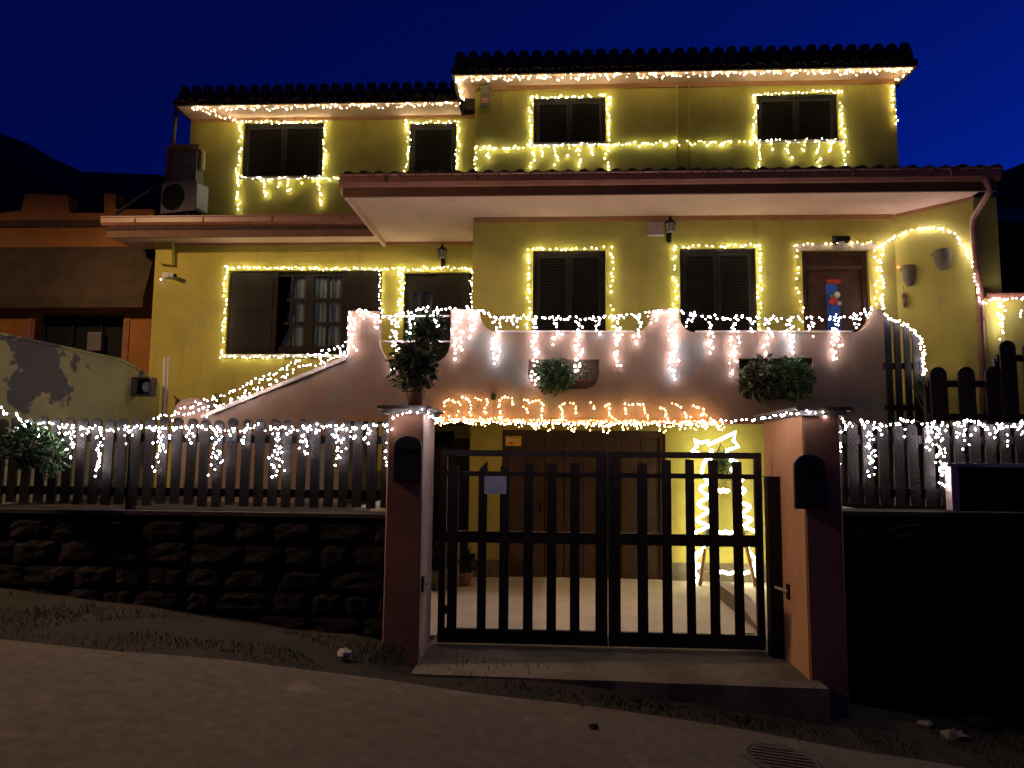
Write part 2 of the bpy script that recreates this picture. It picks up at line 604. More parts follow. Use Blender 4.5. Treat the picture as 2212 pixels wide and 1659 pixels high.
def picket_outline(wd, h, style):
    pts = [(-wd / 2, 0), (wd / 2, 0)]
    if style == 'disc':
        neck = h - wd * 1.05
        pts += [(wd / 2, neck - 0.02), (wd * 0.40, neck)]
        r_ = wd * 0.56
        for k in range(11):
            a = -0.75 + (math.pi + 1.5) * k / 10
            pts.append((r_ * math.cos(a), neck + r_ * 0.72 + r_ * math.sin(a)))
        pts += [(-wd * 0.40, neck), (-wd / 2, neck - 0.02)]
    else:
        neck = h - wd / 2
        for k in range(11):
            a = math.pi * k / 10
            pts.append((wd / 2 * math.cos(a), neck + wd / 2 * math.sin(a)))
    return pts


def picket_fence(name, label, x0, x1, y, zb, zt, wd, gap, rails, style, mt, group=None, dip=None, slope=0.0):
    t = thing(name, label, 'fence', (0.5 * (x0 + x1), y, zb), group)
    me = MB().prism(picket_outline(wd, zt - zb, style), [], -0.012, 0.012).mesh('picket', mt)
    x = x0 + wd / 2
    rr = random.Random(int(abs(x0 * 100)))
    while x < x1:
        o = link('picket', me, t)
        o.location = (x, y + rr.uniform(-0.004, 0.004), zb + rr.uniform(-0.012, 0.012) + slope * (x - x0))
        o.rotation_euler = (0, rr.uniform(-0.012, 0.012), 0)
        x += wd + gap
    for z in rails:
        MB().prism([(x0 - 0.02, z - 0.035), (x1 + 0.02, z - 0.035 + slope * (x1 - x0)), (x1 + 0.02, z + 0.035 + slope * (x1 - x0)), (x0 - 0.02, z + 0.035)], [], y + 0.016, y + 0.05).build('rail', mt, t)
    n = max(2, int((x1 - x0) / 1.6) + 1)
    for i in range(n):
        px = x0 + (x1 - x0) * i / (n - 1)
        MB().box(px - 0.03, px + 0.03, y + 0.052, y + 0.11, zb - 0.12, zt - 0.18).build('post', mt, t)
    return t


picket_fence('picket_fence', 'brown picket fence with round disc tops on the long stone wall', -5.9, -1.36, 6.06, 1.29, 2.035, 0.078, 0.043, (1.40, 1.86), 'disc', 'fence')
picket_fence('picket_fence', 'brown picket fence on the wall beside the orange-sided pillar', 2.30, 5.2, 6.06, 1.37, 2.03, 0.078, 0.043, (1.47, 1.90), 'round', 'fence')
picket_fence('picket_fence', 'low black fence of three wide rounded boards below the pale wall', 4.10, 4.86, 8.0, 2.05, 2.74, 0.175, 0.115, (2.20, 2.56), 'round', 'gatewood')
picket_fence('picket_fence', 'taller black fence of wide rounded boards next to the three-board one', 4.83, 6.6, 7.98, 2.05, 3.02, 0.165, 0.06, (2.2, 2.84), 'round', 'gatewood')

# curved slat panel closing the balcony end
t = thing('slat_panel', 'brown slat panel with a curved top at the balcony end', 'fence', (4.2, 8.78, 2.05))
tops = [(1916, 690), (1936, 697), (1957, 706), (1976, 722), (1990, 775)]
for i, (x, y) in enumerate(tops):
    q = P(x, y, 8.78)
    MB().bbox(q.x - 0.036, q.x + 0.036, 8.77, 8.79, 2.05, q.z, 0.008).build('slat', 'fence', t)
for z in (2.35, 2.85):
    MB().box(3.98, 4.42, 8.795, 8.83, z - 0.035, z + 0.035).build('rail', 'fence', t)

# niche cabinet at the right
t = thing('meter_niche', 'black cabinet niche with pale posts and lintel on the wall', 'cabinet', (3.7, 6.1, 1.32))
a, b = P(2050, 1000, 5.97), P(2240, 1104, 5.97)
MB().box(a.x + 0.06, 4.6, 6.00, 6.04, 1.335, a.z - 0.03).build('cabinet_door', 'iron', t)
MB().bbox(a.x, a.x + 0.06, 5.95, 6.04, 1.335, a.z - 0.03, 0.008).build('post', 'tan', t)
MB().bbox(a.x - 0.03, 4.6, 5.94, 6.04, a.z - 0.03, a.z, 0.008).build('lintel', 'slab', t)

# ================================================================== GATE PILLARS
def pillar(label, x0, x1, yf, yb, zb, zt, inner_side, inmat):  # inner side gets a lighter skin with the light painted into its colour
    t = thing('gate_pillar', label, 'pillar', (0.5 * (x0 + x1), 0.5 * (yf + yb), zb))
    MB().prism([(x0 + .01, yf), (x1 - .01, yf), (x1, yf + .01), (x1, yb), (x0, yb), (x0, yf + .01)], [], zb, zt, lambda a, b, t: (a, b, t)).build('shaft', 'pillar', t)
    if inner_side > 0:
        MB().box(x1 + 0.001, x1 + 0.004, yf + .012, yb, zb, zt).build('lit_inner_face', inmat, t)
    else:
        MB().box(x0 - 0.004, x0 - 0.001, yf + .012, yb, zb, zt).build('lit_inner_face', inmat, t)
    c = 0.045
    MB().bbox(x0 - c, x1 + c, yf - c, yb + c, zt, zt + 0.035, 0.01).build('cap', 'capstone', t)
    MB().bbox(x0 - c * 1.7, x1 + c * 1.7, yf - c * 1.7, yb + c * 1.7, zt + 0.035, zt + 0.065, 0.01).build('cap_slab', 'capstone', t)
    return t


pillar('red-brown gate pillar with an inner face coloured as lit tan, under the pot plant', -1.335, -1.046, 5.87, 6.45, -0.2, 2.07, 1, 'tan')
pillar('red-brown gate pillar with a broad inner face coloured as lit orange by the lamp', 1.955, 2.235, 5.72, 6.75, -0.6, 2.07, -1, 'pillarin')


def mailbox(label, x0, x1, z0, z1, y):
    t = thing('mailbox', label, 'mailbox', ((x0 + x1) / 2, y, z0))
    cx, hw = (x0 + x1) / 2, (x1 - x0) / 2
    o = [(x0, z0), (x1, z0)]
    zz = z1 - hw * 0.75
    for k in range(13):
        an = math.pi * k / 12
        o.append((cx + hw * math.cos(an), zz + hw * 0.75 * math.sin(an)))
    MB().prism(o, [], y - 0.04, y).build('body', 'mailbox', t)
    o2 = [(cx + (a - cx) * 0.9, (z0 + z1) / 2 + (b - (z0 + z1) / 2) * 0.93) for a, b in o]
    MB().prism(o2, [], y - 0.046, y - 0.041).build('door', 'mailbox', t)
    MB().box(cx - 0.07, cx + 0.07, y - 0.052, y - 0.047, zz - 0.03, zz - 0.012).build('letter_slot', 'iron', t)


a, b = P(848, 1040, 5.8), P(910, 942, 5.8)
mailbox('black domed mailbox on the pillar with the tan inner face', a.x, b.x, a.z, b.z, 5.869)
a, b = P(1722, 1100, 5.65), P(1784, 982, 5.65)
mailbox('black domed mailbox on the pillar with the orange inner face', a.x, b.x, a.z, b.z, 5.719)

# latch plates on pillars
t = thing('latch_plate', 'small black latch plate on the orange pillar face', 'latch', (1.95, 6.2, 0.85))
q = P(1694, 1278, 6.15)
MB().box(1.935, 1.9505, 6.12, 6.18, q.z - 0.06, q.z + 0.06).build('plate', 'iron', t)
MB().tube([(1.937, 6.15, q.z), (1.90, 6.22, q.z + 0.01), (1.885, 6.29, q.z + 0.01)], 0.012, 6).build('bolt', 'slab', t)
t = thing('latch_plate', 'small black latch plate on the tan pillar face', 'latch', (-1.04, 6.0, 0.8))
q = P(917, 1262, 5.95)
MB().box(-1.041, -1.025, 5.93, 5.98, q.z - 0.06, q.z + 0.06).build('plate', 'iron', t)
MB().tube([(-1.025, 5.955, q.z), (-0.985, 5.955, q.z)], 0.01, 6).build('knob', 'white', t)

# ================================================================== GATE
GY = 6.5


def zx(v):
    return 921.7 + 0.3472 * v


def zy(v):
    return 844.9 + 0.3472 * v


def gx(v, yv):
    return P(zx(v), zy(yv), GY).x


def gz(v, yv):
    return P(zx(v), zy(yv), GY).z


def gate_leaf(label, xa, xb, slats, left):
    t = thing('gate_leaf', label, 'gate', (0.5 * (xa + xb), GY, 0.1))
    ztop = 1.785
    MB().bbox(xa, xb, GY - 0.02, GY + 0.02, ztop - 0.055, ztop, 0.006).build('top_rail', 'gatewood', t)
    z2 = gz(900, 520)
    MB().bbox(xa, xb, GY - 0.018, GY + 0.018, z2 - 0.022, z2 + 0.022, 0.005).build('upper_rail', 'gatewood', t)
    z3 = gz(900, 915)
    MB().bbox(xa, xb, GY - 0.02, GY + 0.02, z3 - 0.05, z3 + 0.05, 0.006).build('middle_rail', 'gatewood', t)
    MB().bbox(xa, xb, GY - 0.022, GY + 0.022, 0.105, gz(900, 1490) + 0.0, 0.006).build('kick_panel', 'gatewood', t)
    for s, sw in ((xa, 0.105 if not left else 0.06), (xb - (0.105 if left else 0.06), 0.105 if left else 0.06)):
        MB().bbox(s, s + sw, GY - 0.026, GY + 0.026, 0.105, ztop + 0.001, 0.006).build('stile', 'gatewood', t)
    for (v0, v1, vt, cut) in slats:
        x0, x1 = gx(v0, 1350), gx(v1, 1350)
        zt = gz((v0 + v1) / 2, vt)
        o = [(x0, gz(900, 1490) - 0.01), (x1, gz(900, 1490) - 0.01)]
        if cut == 'ogee':
            o += [(x1, zt + 0.0), (x1 - 0.012, zt + 0.004), (x0 + 0.035, zt - 0.035), (x0 + 0.01, zt - 0.055), (x0, zt - 0.085)]
        else:
            o += [(x1, zt), (x0 + 0.01, zt + 0.008), (x0, zt)]
        MB().prism(o, [], GY - 0.045, GY - 0.027).build('slat', 'gatewood', t)
    return t


xm = gx(1128, 1350)
tl = gate_leaf('dark slatted gate leaf with the pale blank plate', -0.985, xm - 0.004,
               [(130, 190, 470, 'flat'), (315, 370, 440, 'ogee'), (450, 510, 470, 'flat'), (600, 660, 450, 'flat'), (745, 805, 455, 'flat'), (890, 950, 450, 'flat')], True)
z_ = gz(88, 1357)
MB().bbox(-0.95, gx(140, 1357), GY - 0.018, GY + 0.018, z_ - 0.035, z_ + 0.035, 0.005).build('lower_rail', 'gatewood', tl)
tr = gate_leaf('dark slatted gate leaf in front of the lit ladder', xm + 0.004, gx(2085, 1350) + 0.02,
               [(1310, 1375, 450, 'flat'), (1465, 1525, 430, 'flat'), (1615, 1670, 428, 'flat'), (1760, 1820, 432, 'flat'), (1910, 1970, 440, 'flat')], False)
a, b = P(1046, 1067, GY - .06), P(1094, 1029, GY - .06)
t = thing('name_plate', 'pale grey blank plate on the gate slat', 'plate', ((a.x + b.x) / 2, GY - 0.05, a.z))
MB().bbox(a.x, b.x, GY - 0.056, GY - 0.047, a.z, b.z, 0.006).build('panel', 'plate', t)
for sx in (a.x + 0.015, b.x - 0.015):
    MB().lathe([(0.005, 0), (0.005, 0.004)], 0, 0, 8).build('screw', 'iron', t).matrix_basis = Matrix.Translation((sx, GY - 0.056, b.z - 0.02)) @ Matrix.Rotation(R(90), 4, 'X')
t = thing('gate_post', 'square dark red gate post against the orange pillar face', 'post', (1.90, 6.35, 0.08))
a, b = P(1650, 1032, 6.33), P(1668, 1400, 6.33)
MB().bbox(1.842, 1.945, 6.30, 6.40, 0.085, a.z, 0.008).build('shaft', 'fence', t)
MB().box(1.835, 1.949, 6.293, 6.407, a.z, a.z + 0.012).build('cap', 'gatewood', t)
t = thing('gate_stop', 'small black stop block on the ground by the gate post', 'block', (1.74, 6.75, 0.09))
q = P(1620, 1372, 6.75)
MB().bbox(q.x - 0.07, q.x + 0.07, 6.72, 6.80, 0.086, 0.17, 0.01).build('block', 'iron', t)
MB().bbox(q.x - 0.04, q.x + 0.04, 6.70, 6.719, 0.09, 0.14, 0.006).build('lip', 'iron', t)

# ================================================================== HOUSE
H = thing('house', 'two-storey yellow house with balcony, outlined in light strings', 'house', (0, 10.5, 0))
MY, LY, UY, VY = 10.2, 11.38, 11.22, 12.2   # main, left, upper right, upper left walls
SZ, TZ = 5.182, 7.73                       # lower and upper soffit heights
main_holes = {
    'door1': (-0.265, 0.775, 2.31, 4.69), 'door2': (1.829, 2.897, 2.31, 4.71), 'entrance': (3.541, 4.456, 2.31, 4.675),
    'garage': (-0.684, 1.597, 0.05, 2.10)}


def hole(h):
    x0, x1, z0, z1 = h
    return [(x0, z0), (x0, z1), (x1, z1), (x1, z0)]


MB().prism(rect(-1.14, 4.83, -0.3, SZ - 0.002), [hole(h) for h in main_holes.values()], MY, MY + 0.30).build('front_wall', 'yellow', H)
left_holes = {'big': (-5.30, -2.75, 3.33, 4.72), 'small': (-2.385, -1.28, 2.31, 4.68)}
MB().prism(rect(-6.56, -1.141, -0.3, SZ - 0.002), [hole(h) for h in left_holes.values()], LY, LY + 0.30).build('left_wall', 'yellow', H)
MB().box(-1.14, -0.84, MY + 0.301, LY + 0.3, -0.3, SZ - 0.002).build('return_wall', 'yellow', H)
upr_holes = {'w1': (-0.30, 0.86, 6.75, 7.53), 'w2': (3.26, 4.52, 6.74, 7.52)}
MB().prism(rect(-1.26, 5.42, 5.2, TZ - 0.002), [hole(h) for h in upr_holes.values()], UY, UY + 0.30).build('upper_right_wall', 'yellow', H)
MB().box(5.12, 5.42, UY + 0.301, UY + 6, 5.2, TZ - 0.002).build('upper_side_wall', 'yellow', H)
upl_holes = {'w3': (-5.54, -4.08, 6.63, 7.65), 'door3': (-2.53, -1.69, 5.95, 7.60)}
MB().prism(rect(-6.52, -1.261, 5.2, TZ - 0.002), [hole(h) for h in upl_holes.values()], VY, VY + 0.30).build('upper_left_wall', 'yellow', H)
MB().box(-1.26, -0.96, UY + 0.301, VY + 0.3, 5.2, TZ - 0.002).build('upper_return_wall', 'yellow', H)
MB().box(-6.52, -6.22, VY + 0.301, VY + 5, 5.2, TZ - 0.002).build('upper_gable_wall', 'yellow', H)
MB().box(-6.56, -6.26, LY + 0.301, LY + 5, -0.3, SZ).build('left_gable_wall', 'yellow', H)
# splayed wing wall
WA, WB = Vector((4.83, 10.2)), Vector((5.52, 9.505))
wd = (WB - WA).normalized()
wn = Vector((wd.y, -wd.x))   # points towards the viewer / left
MB().prism([(WA.x, WA.y), (WB.x, WB.y), (WB.x + 0.3, WB.y + 0.0), (WA.x + 0.3, WA.y + 0.3), (WA.x, WA.y + 0.3)], [], 1.5, SZ - 0.003, lambda a, b, t: (a, b, t)).build('wing_wall', 'yellow', H)
# soffits
MB().prism([(-2.69, 8.96), (5.50, 8.96), (5.50, 11.7), (-1.1, 11.7), (-1.1, 11.7), (-2.69, 11.7)][:3] + [(-2.69, 11.7)], [], SZ, SZ + 0.08, lambda a, b, t: (a, b, t)).build('porch_soffit', 'soffit', H)
MB().box(-7.12, -2.691, 10.96, 11.7, SZ, SZ + 0.08).build('left_soffit', 'soffit', H)
MB().box(-1.56, 5.53, 10.85, 11.6, TZ, TZ + 0.08).build('upper_soffit', 'soffit', H)
MB().box(-6.53, -1.561, 11.69, 12.6, TZ, TZ + 0.08).build('upper_left_soffit', 'soffit', H)
# brown cornice strips
ch = 0.075
MB().box(-1.12, 4.80, MY - 0.03, MY - 0.001, SZ - ch, SZ - 0.001).build('cornice', 'cornice', H)
MB().box(-6.5, -1.142, LY - 0.03, LY - 0.001, SZ - ch * 0.7, SZ - 0.001).build('cornice', 'cornice', H)
MB().box(-1.24, 5.41, UY - 0.025, UY - 0.001, TZ - ch, TZ - 0.001).build('cornice', 'cornice', H)
MB().box(-6.50, -1.27, VY - 0.025, VY - 0.001, TZ - ch * 0.8, TZ - 0.001).build('cornice', 'cornice', H)
mb = MB()
a, b = WA + wn * 0.03, WB + wn * 0.03
mb.prism([(WA.x + 0.02, WA.y - 0.03), (WB.x, WB.y - 0.03), (WB.x, WB.y - 0.001), (WA.x + 0.03, WA.y - 0.001)], [], SZ - 0.05, SZ - 0.002, lambda a, b, t: (a, b, t))
mb.build('cornice', 'cornice', H)


# ---- roofs
def tile_mesh(L, r1, r2):
    """half-round clay tile, local +Y up the slope, thickness included"""
    mb = MB()
    n = 7
    vs = []
    for (y, r_) in ((0, r1), (L, r2)):
        for th in (0, 0.014):
            for k in range(n):
                a = math.pi * k / (n - 1)
                vs.append(((r_ - th) * math.cos(a), y, (r_ - th) * math.sin(a)))
    fs = []
    for k in range(n - 1):
        fs += [(k, k + 1, 2 * n + k + 1, 2 * n + k), (n + k + 1, n + k, 3 * n + k, 3 * n + k + 1), (k + 1, k, n + k, n + k + 1)]
    fs += [(0, 2 * n, 3 * n, n), (n - 1, 2 * n - 1, 4 * n - 1, 3 * n - 1)]
    mb.add(vs, fs)
    return mb.mesh('roof_tile', 'tile')


TILE = tile_mesh(0.42, 0.085, 0.068)
SKIRT = tile_mesh(0.215, 0.088, 0.080)


def roof(name, x0, x1, y0, z0, y1, z1, zbase, courses=2, mesh=TILE, step=0.2, bow=0.0):
    deck = MB().prism([(y0 + 0.02, z0 - 0.01), (y1, z1 - 0.01), (y1, zbase), (y0 + 0.02, zbase)], [], x0, x1, lambda a, b, t: (t, a, b)).build(name, 'tile', H)
    ang = math.atan2(z1 - z0, y1 - y0)
    Ls = math.hypot(z1 - z0, y1 - y0)
    n = int((x1 - x0) / step)
    st = (x1 - x0) / n
    rr = random.Random(int(x0 * 31 + y0 * 7))
    lens = mesh.vertices[-1].co.y
    for c in range(courses):
        s = c * (lens - 0.06)
        for i in range(n):
            o = link('roof_tile', mesh, deck)
            o.location = (x0 + st * (i + 0.5), y0 + math.cos(ang) * s, z0 + math.sin(ang) * s + 0.012 * c + rr.uniform(-0.008, 0.008))
            o.rotation_euler = (ang + rr.uniform(-0.02, 0.02), 0, rr.uniform(-0.03, 0.03))
    rest = MB()
    s = courses * (lens - 0.06)
    while s < Ls - 0.2:
        for i in range(n):
            cx, cy, cz = x0 + st * (i + 0.5), y0 + math.cos(ang) * s, z0 + math.sin(ang) * s + 0.012
            L = min(lens, Ls - s)
            v0 = [(cx + 0.08 * math.cos(math.pi * k / 4), cy, cz + 0.08 * math.sin(math.pi * k / 4)) for k in range(5)]
            v1 = [(a, b + L * math.cos(ang), c_ + L * math.sin(ang) - 0.012) for a, b, c_ in v0]
            rest.add(v0 + v1, [(k, k + 1, 6 + k, 5 + k) for k in range(4)])
        s += lens - 0.06
    if rest.f:
        rest.build('far_tile_courses', 'tile', deck, kind='stuff')
    return deck


roof('porch_roof', -2.72, 5.55, 8.86, 5.275, 11.21, 5.99, SZ + 0.081)
roof('left_roof', -7.15, -2.73, 10.90, 5.33, 12.19, 5.78, SZ + 0.081)
# steep tiled skirts of the upper roofs with flatter roof behind
for (nm, x0, x1, yf, zt) in (('upper_roof', -1.57, 5.55, 10.82, 8.06), ('upper_left_roof', -6.54, -1.58, 11.66, 7.99)):
    roof(nm, x0, x1, yf, TZ + 0.02, yf + 0.10, zt - 0.03, TZ + 0.081 if False else TZ - 0.0 + 0.081, courses=2, mesh=SKIRT, step=0.2)
    MB().prism([(yf + 0.101, zt - 0.05), (yf + 4.6, zt + 0.45), (yf + 4.6, TZ + 0.081), (yf + 0.101, TZ + 0.081)], [], x0, x1, lambda a, b, t: (t, a, b)).build('roof_deck', 'tile', H)
    MB().box(x0, x1, yf - 0.01, yf + 0.03, TZ - 0.012, TZ + 0.045).build('eave_board', 'tile', H)
    MB().box(x0, x1, yf + 0.16, yf + 0.22, zt - 0.06, zt + 0.045).build('ridge_strip', 'tile', H)
    for xx in (x0 - 0.02, x1 - 0.02):
        MB().box(xx, xx + 0.04, yf - 0.02, yf + 4.6, TZ - 0.014, TZ + 0.10).build('verge_board', 'tile', H)


# ---- gutters, fascias, downpipe
def gutter(x0, x1, yf, zt, zb):
    d = 0.11
    prof = [(yf + d, zt), (yf + d, zt - 0.02), (yf + d * 0.9, zb + 0.03), (yf + d * 0.6, zb), (yf + d * 0.3, zb + 0.01), (yf + 0.005, zb + 0.05), (yf, zt - 0.025), (yf - 0.012, zt - 0.018), (yf - 0.012, zt), (yf + 0.004, zt)]
    g = MB().prism(prof, [], x0, x1, lambda a, b, t: (t, a, b)).build('gutter', 'gutter', H)
    n = int((x1 - x0) / 1.1)
    for i in range(n):
        x = x0 + (x1 - x0) * (i + 0.5) / n
        MB().box(x - 0.012, x + 0.012, yf - 0.016, yf + 0.0, zb + 0.055, zt - 0.026).build('gutter_clip', 'gutter', g)


gutter(-2.74, 5.50, 8.86, 5.325, 5.165)
MB().box(-2.70, 5.49, 8.925, 8.958, 5.045, 5.17).build('fascia', 'fascia', H)
MB().box(-2.74, -2.70, 8.925, 11.7, 5.10, 5.30).build('rake_board', 'soffit', H)
gutter(-7.2, -2.745, 10.86, 5.48, 5.33)
MB().box(-7.13, -2.745, 10.925, 10.958, 5.15, 5.335).build('fascia', 'fascia', H)
pts = [P(2128, 384, 8.9), P(2136, 402, 8.92), P(2137, 416, 8.95), P(2122, 440, 9.15), P(2104, 468, 9.42), P(2102, 490, 9.46), P(2108, 560, 9.46), P(2117, 640, 9.46), P(2121, 760, 9.46), P(2124, 900, 9.46)]
MB().tube(pts, 0.04, 10).build('downpipe', 'gutter', H, smooth=True)
for (x, y) in ((2106, 520), (2119, 690)):
    q = P(x, y, 9.46)
    MB().lathe([(0.05, -0.015), (0.05, 0.015)], q.x, q.y, 12).build('pipe_clamp', 'gutter', H).location.z = q.z
# thin vertical pipes on the upper wall
for x in (1464, 1489):
    a, b = P(x - 2, 184, UY - 0.03), P(x + 1, 370, UY - 0.03)
    MB().tube([a, b], 0.018 if x < 1480 else 0.012, 8).build('wall_pipe', 'yellow', H, smooth=True)


# ---- openings
def louvre_leaf(mb, x0, x1, z0, z1, y):
    fr = 0.05
    mb.box(x0, x0 + fr, y, y + 0.04, z0, z1).box(x1 - fr, x1, y, y + 0.04, z0, z1)
    mb.box(x0 + fr, x1 - fr, y, y + 0.04, z0, z0 + fr).box(x0 + fr, x1 - fr, y, y + 0.04, z1 - fr, z1)
    zz = z0 + fr
    while zz < z1 - fr - 0.01:
        mb.add([(x0 + fr, y + 0.005, zz), (x1 - fr, y + 0.005, zz), (x1 - fr, y + 0.032, zz + 0.030), (x0 + fr, y + 0.032, zz + 0.030),
                (x0 + fr, y + 0.009, zz - 0.006), (x1 - fr, y + 0.009, zz - 0.006), (x1 - fr, y + 0.036, zz + 0.024), (x0 + fr, y + 0.036, zz + 0.024)],
               [(0, 1, 2, 3), (7, 6, 5, 4), (0, 4, 5, 1), (2, 6, 7, 3)])
        zz += 0.042


def shuttered(name, h, Y, leaves=2, sill=True, panelled=False):
    x0, x1, z0, z1 = h
    w_ = MB()
    f = 0.045
    w_.box(x0, x0 + f, Y + 0.05, Y + 0.14, z0, z1).box(x1 - f, x1, Y + 0.05, Y + 0.14, z0, z1).box(x0 + f, x1 - f, Y + 0.05, Y + 0.14, z1 - f, z1)
    win = w_.build(name, 'shutter', H)
    MB().box(x0, x1, Y + 0.22, Y + 0.24, z0, z1).build('backing', 'roomdark', win)
    n = leaves
    lw = (x1 - x0 - 2 * f) / n
    for i in range(n):
        a, b = x0 + f + lw * i + 0.004, x0 + f + lw * (i + 1) - 0.004
        mb = MB()
        if panelled:
            mb.box(a, b, Y + 0.075, Y + 0.105, z0 + 0.01, z1 - f - 0.004)
            k = 3
            hh = (z1 - z0) / k
            for j in range(k):
                mb.bbox(a + 0.07, b - 0.07, Y + 0.062, Y + 0.0745, z0 + hh * j + 0.08, z0 + hh * (j + 1) - 0.08, 0.012)
        else:
            louvre_leaf(mb, a, b, z0 + 0.01, z1 - f - 0.004, Y + 0.06)
        mb.build('shutter_leaf', 'shutter', win)
    if sill:
        MB().bbox(x0 - 0.06, x1 + 0.06, Y - 0.05, Y + 0.06, z0 - 0.04, z0 - 0.001, 0.008).build('sill', 'coping', win)
    return win


shuttered('window', upr_holes['w1'], UY)
shuttered('window', upr_holes['w2'], UY)
shuttered('window', upl_holes['w3'], VY)
shuttered('balcony_door', upl_holes['door3'], VY, leaves=1, sill=False)
shuttered('french_door', main_holes['door1'], MY, sill=False)
shuttered('french_door', main_holes['door2'], MY, sill=False)

# entrance door
x0, x1, z0, z1 = main_holes['entrance']
d = MB().box(x0, x0 + .06, MY + .06, MY + .16, z0, z1).box(x1 - .06, x1, MY + .06, MY + .16, z0, z1).box(x0 + .06, x1 - .06, MY + .06, MY + .16, z1 - .06, z1).build('entrance_door', 'door', H)
MB().box(x0 + .062, x1 - .062, MY + .10, MY + .15, z0, z1 - .062).build('door_leaf', 'door', d)
MB().bbox(x0 + .063, x1 - .063, MY + .07, MY + .099, z1 - .26, z1 - .20, .01).build('transom', 'door', d)
for i in range(2):
    a = x0 + .10 + i * 0.375
    for (zz0, zz1) in ((z0 + .12, z0 + .75), (z0 + .85, z0 + 1.95)):
        MB().bbox(a, a + 0.335, MY + .088, MY + .0995, zz0, zz1, .02).build('door_panel', 'door', d)
MB().tube([(x0 + .12, MY + .07, z0 + 1.0), (x0 + .22, MY + .07, z0 + 1.0)], .012, 8).build('handle', 'signyellow', d)
MB().bbox(x0 - 0.10, x1 + 0.10, MY - 0.012, MY - 0.001, z1 + 0.0, z1 + 0.09, 0.004).build('door_lintel', 'coping', d)

# left big window with open shutters and lit curtains
x0, x1, z0, z1 = left_holes['big']
W1 = MB().box(x0, x1, LY + .12, LY + .17, z1 - .05, z1).box(x0, x1, LY + .12, LY + .17, z0, z0 + .05).build('casement_window', 'shutter', H)
xa, xb = P(597, 650, LY).x, P(743, 650, LY).x
MB().box(x0, x1, LY + .285, LY + .295, z0, z1).build('backing', 'roomdark', W1)
for (a, b) in ((x0 + .02, xa - .01), (xb + .01, x1 - .02)):
    mb = MB().box(a, b, LY + .05, LY + .085, z0 + .02, z1 - .02)
    k = 2
    hh = (z1 - z0) / k
    for j in range(k):
        mb.bbox(a + .07, b - .07, LY + .037, LY + .0495, z0 + hh * j + .07, z0 + hh * (j + 1) - .07, .012)
    mb.build('shutter_leaf', 'shutter', W1)
px = [(600, 628), (633, 660), (679, 706), (711, 738)]
py = [(598, 645), (652, 696), (702, 748)]
frame = MB()
zA = z0 + .05
zB = z1 - .05
cols = [(P(a, 650, LY + .12).x, P(b, 650, LY + .12).x) for a, b in px]
rws = [(P(660, b, LY + .12).z, P(660, a, LY + .12).z) for a, b in py]
frame.prism(rect(xa - .01, xb + .01, zA, zB), [[(a, lo), (a, hi), (b, hi), (b, lo)] for a, b in cols for lo, hi in rws], LY + .10, LY + .14)
frame.build('glazing_bars', 'shutter', W1)
for a, b in cols:
    for lo, hi in rws:
        MB().box(a - .004, b + .004, LY + .118, LY + .122, lo - .004, hi + .004).build('pane', 'glass', W1)
for (a, b) in ((xa - .12, (xa + xb) / 2 - .04), ((xa + xb) / 2 - .035, xb - .02)):
    mb = MB()
    n = 40
    vs = []
    for i in range(n + 1):
        x = a + (b - a) * i / n
        for zz in (zA + .02, zB - .02):
            vs.append((x, LY + .19 + .018 * math.sin(i * 0.95) + .006 * math.sin(i * 2.3 + 1), zz))
    mb.add(vs, [(2 * i, 2 * i + 2, 2 * i + 3, 2 * i + 1) for i in range(n)])
    mb.build('curtain', 'curtain', W1, smooth=True)
MB().bbox(x0 - .06, x1 + .06, LY - .05, LY + .05, z0 - .05, z0 - .001, .008).build('sill', 'coping', W1)

# left glazed door
x0, x1, z0, z1 = left_holes['small']
W2 = MB().box(x0, x0 + .05, LY + .1, LY + .16, z0, z1).box(x1 - .05, x1, LY + .1, LY + .16, z0, z1).box(x0 + .05, x1 - .05, LY + .1, LY + .16, z1 - .05, z1).build('glazed_door', 'shutter', H)
MB().box(x0, x1, LY + .285, LY + .295, z0, z1).build('backing', 'roomdark', W2)
xm2 = P(940, 640, LY).x
MB().box(xm2, x1 - .052, LY + .05, LY + .085, z0 + .02, z1 - .02).build('shutter_leaf', 'shutter', W2)
g1 = [(P(a, 650, LY + .12).x, P(b, 650, LY + .12).x) for a, b in ((893, 908), (916, 934))]
zt = P(900, 632, LY + .12).z
MB().prism(rect(x0 + .052, xm2 - .002, z0 + .02, z1 - .055), [[(a, z0 + .9), (a, zt), (b, zt), (b, z0 + .9)] for a, b in g1], LY + .10, LY + .14).build('glazing_bars', 'shutter', W2)
for a, b in g1:
    MB().box(a - .004, b + .004, LY + .118, LY + .122, z0 + .9, zt).build('pane', 'glass', W2)
    MB().box(a - .02, b + .02, LY + .18, LY + .185, z0 + .3, zt + .02).build('curtain', 'curtain', W2)

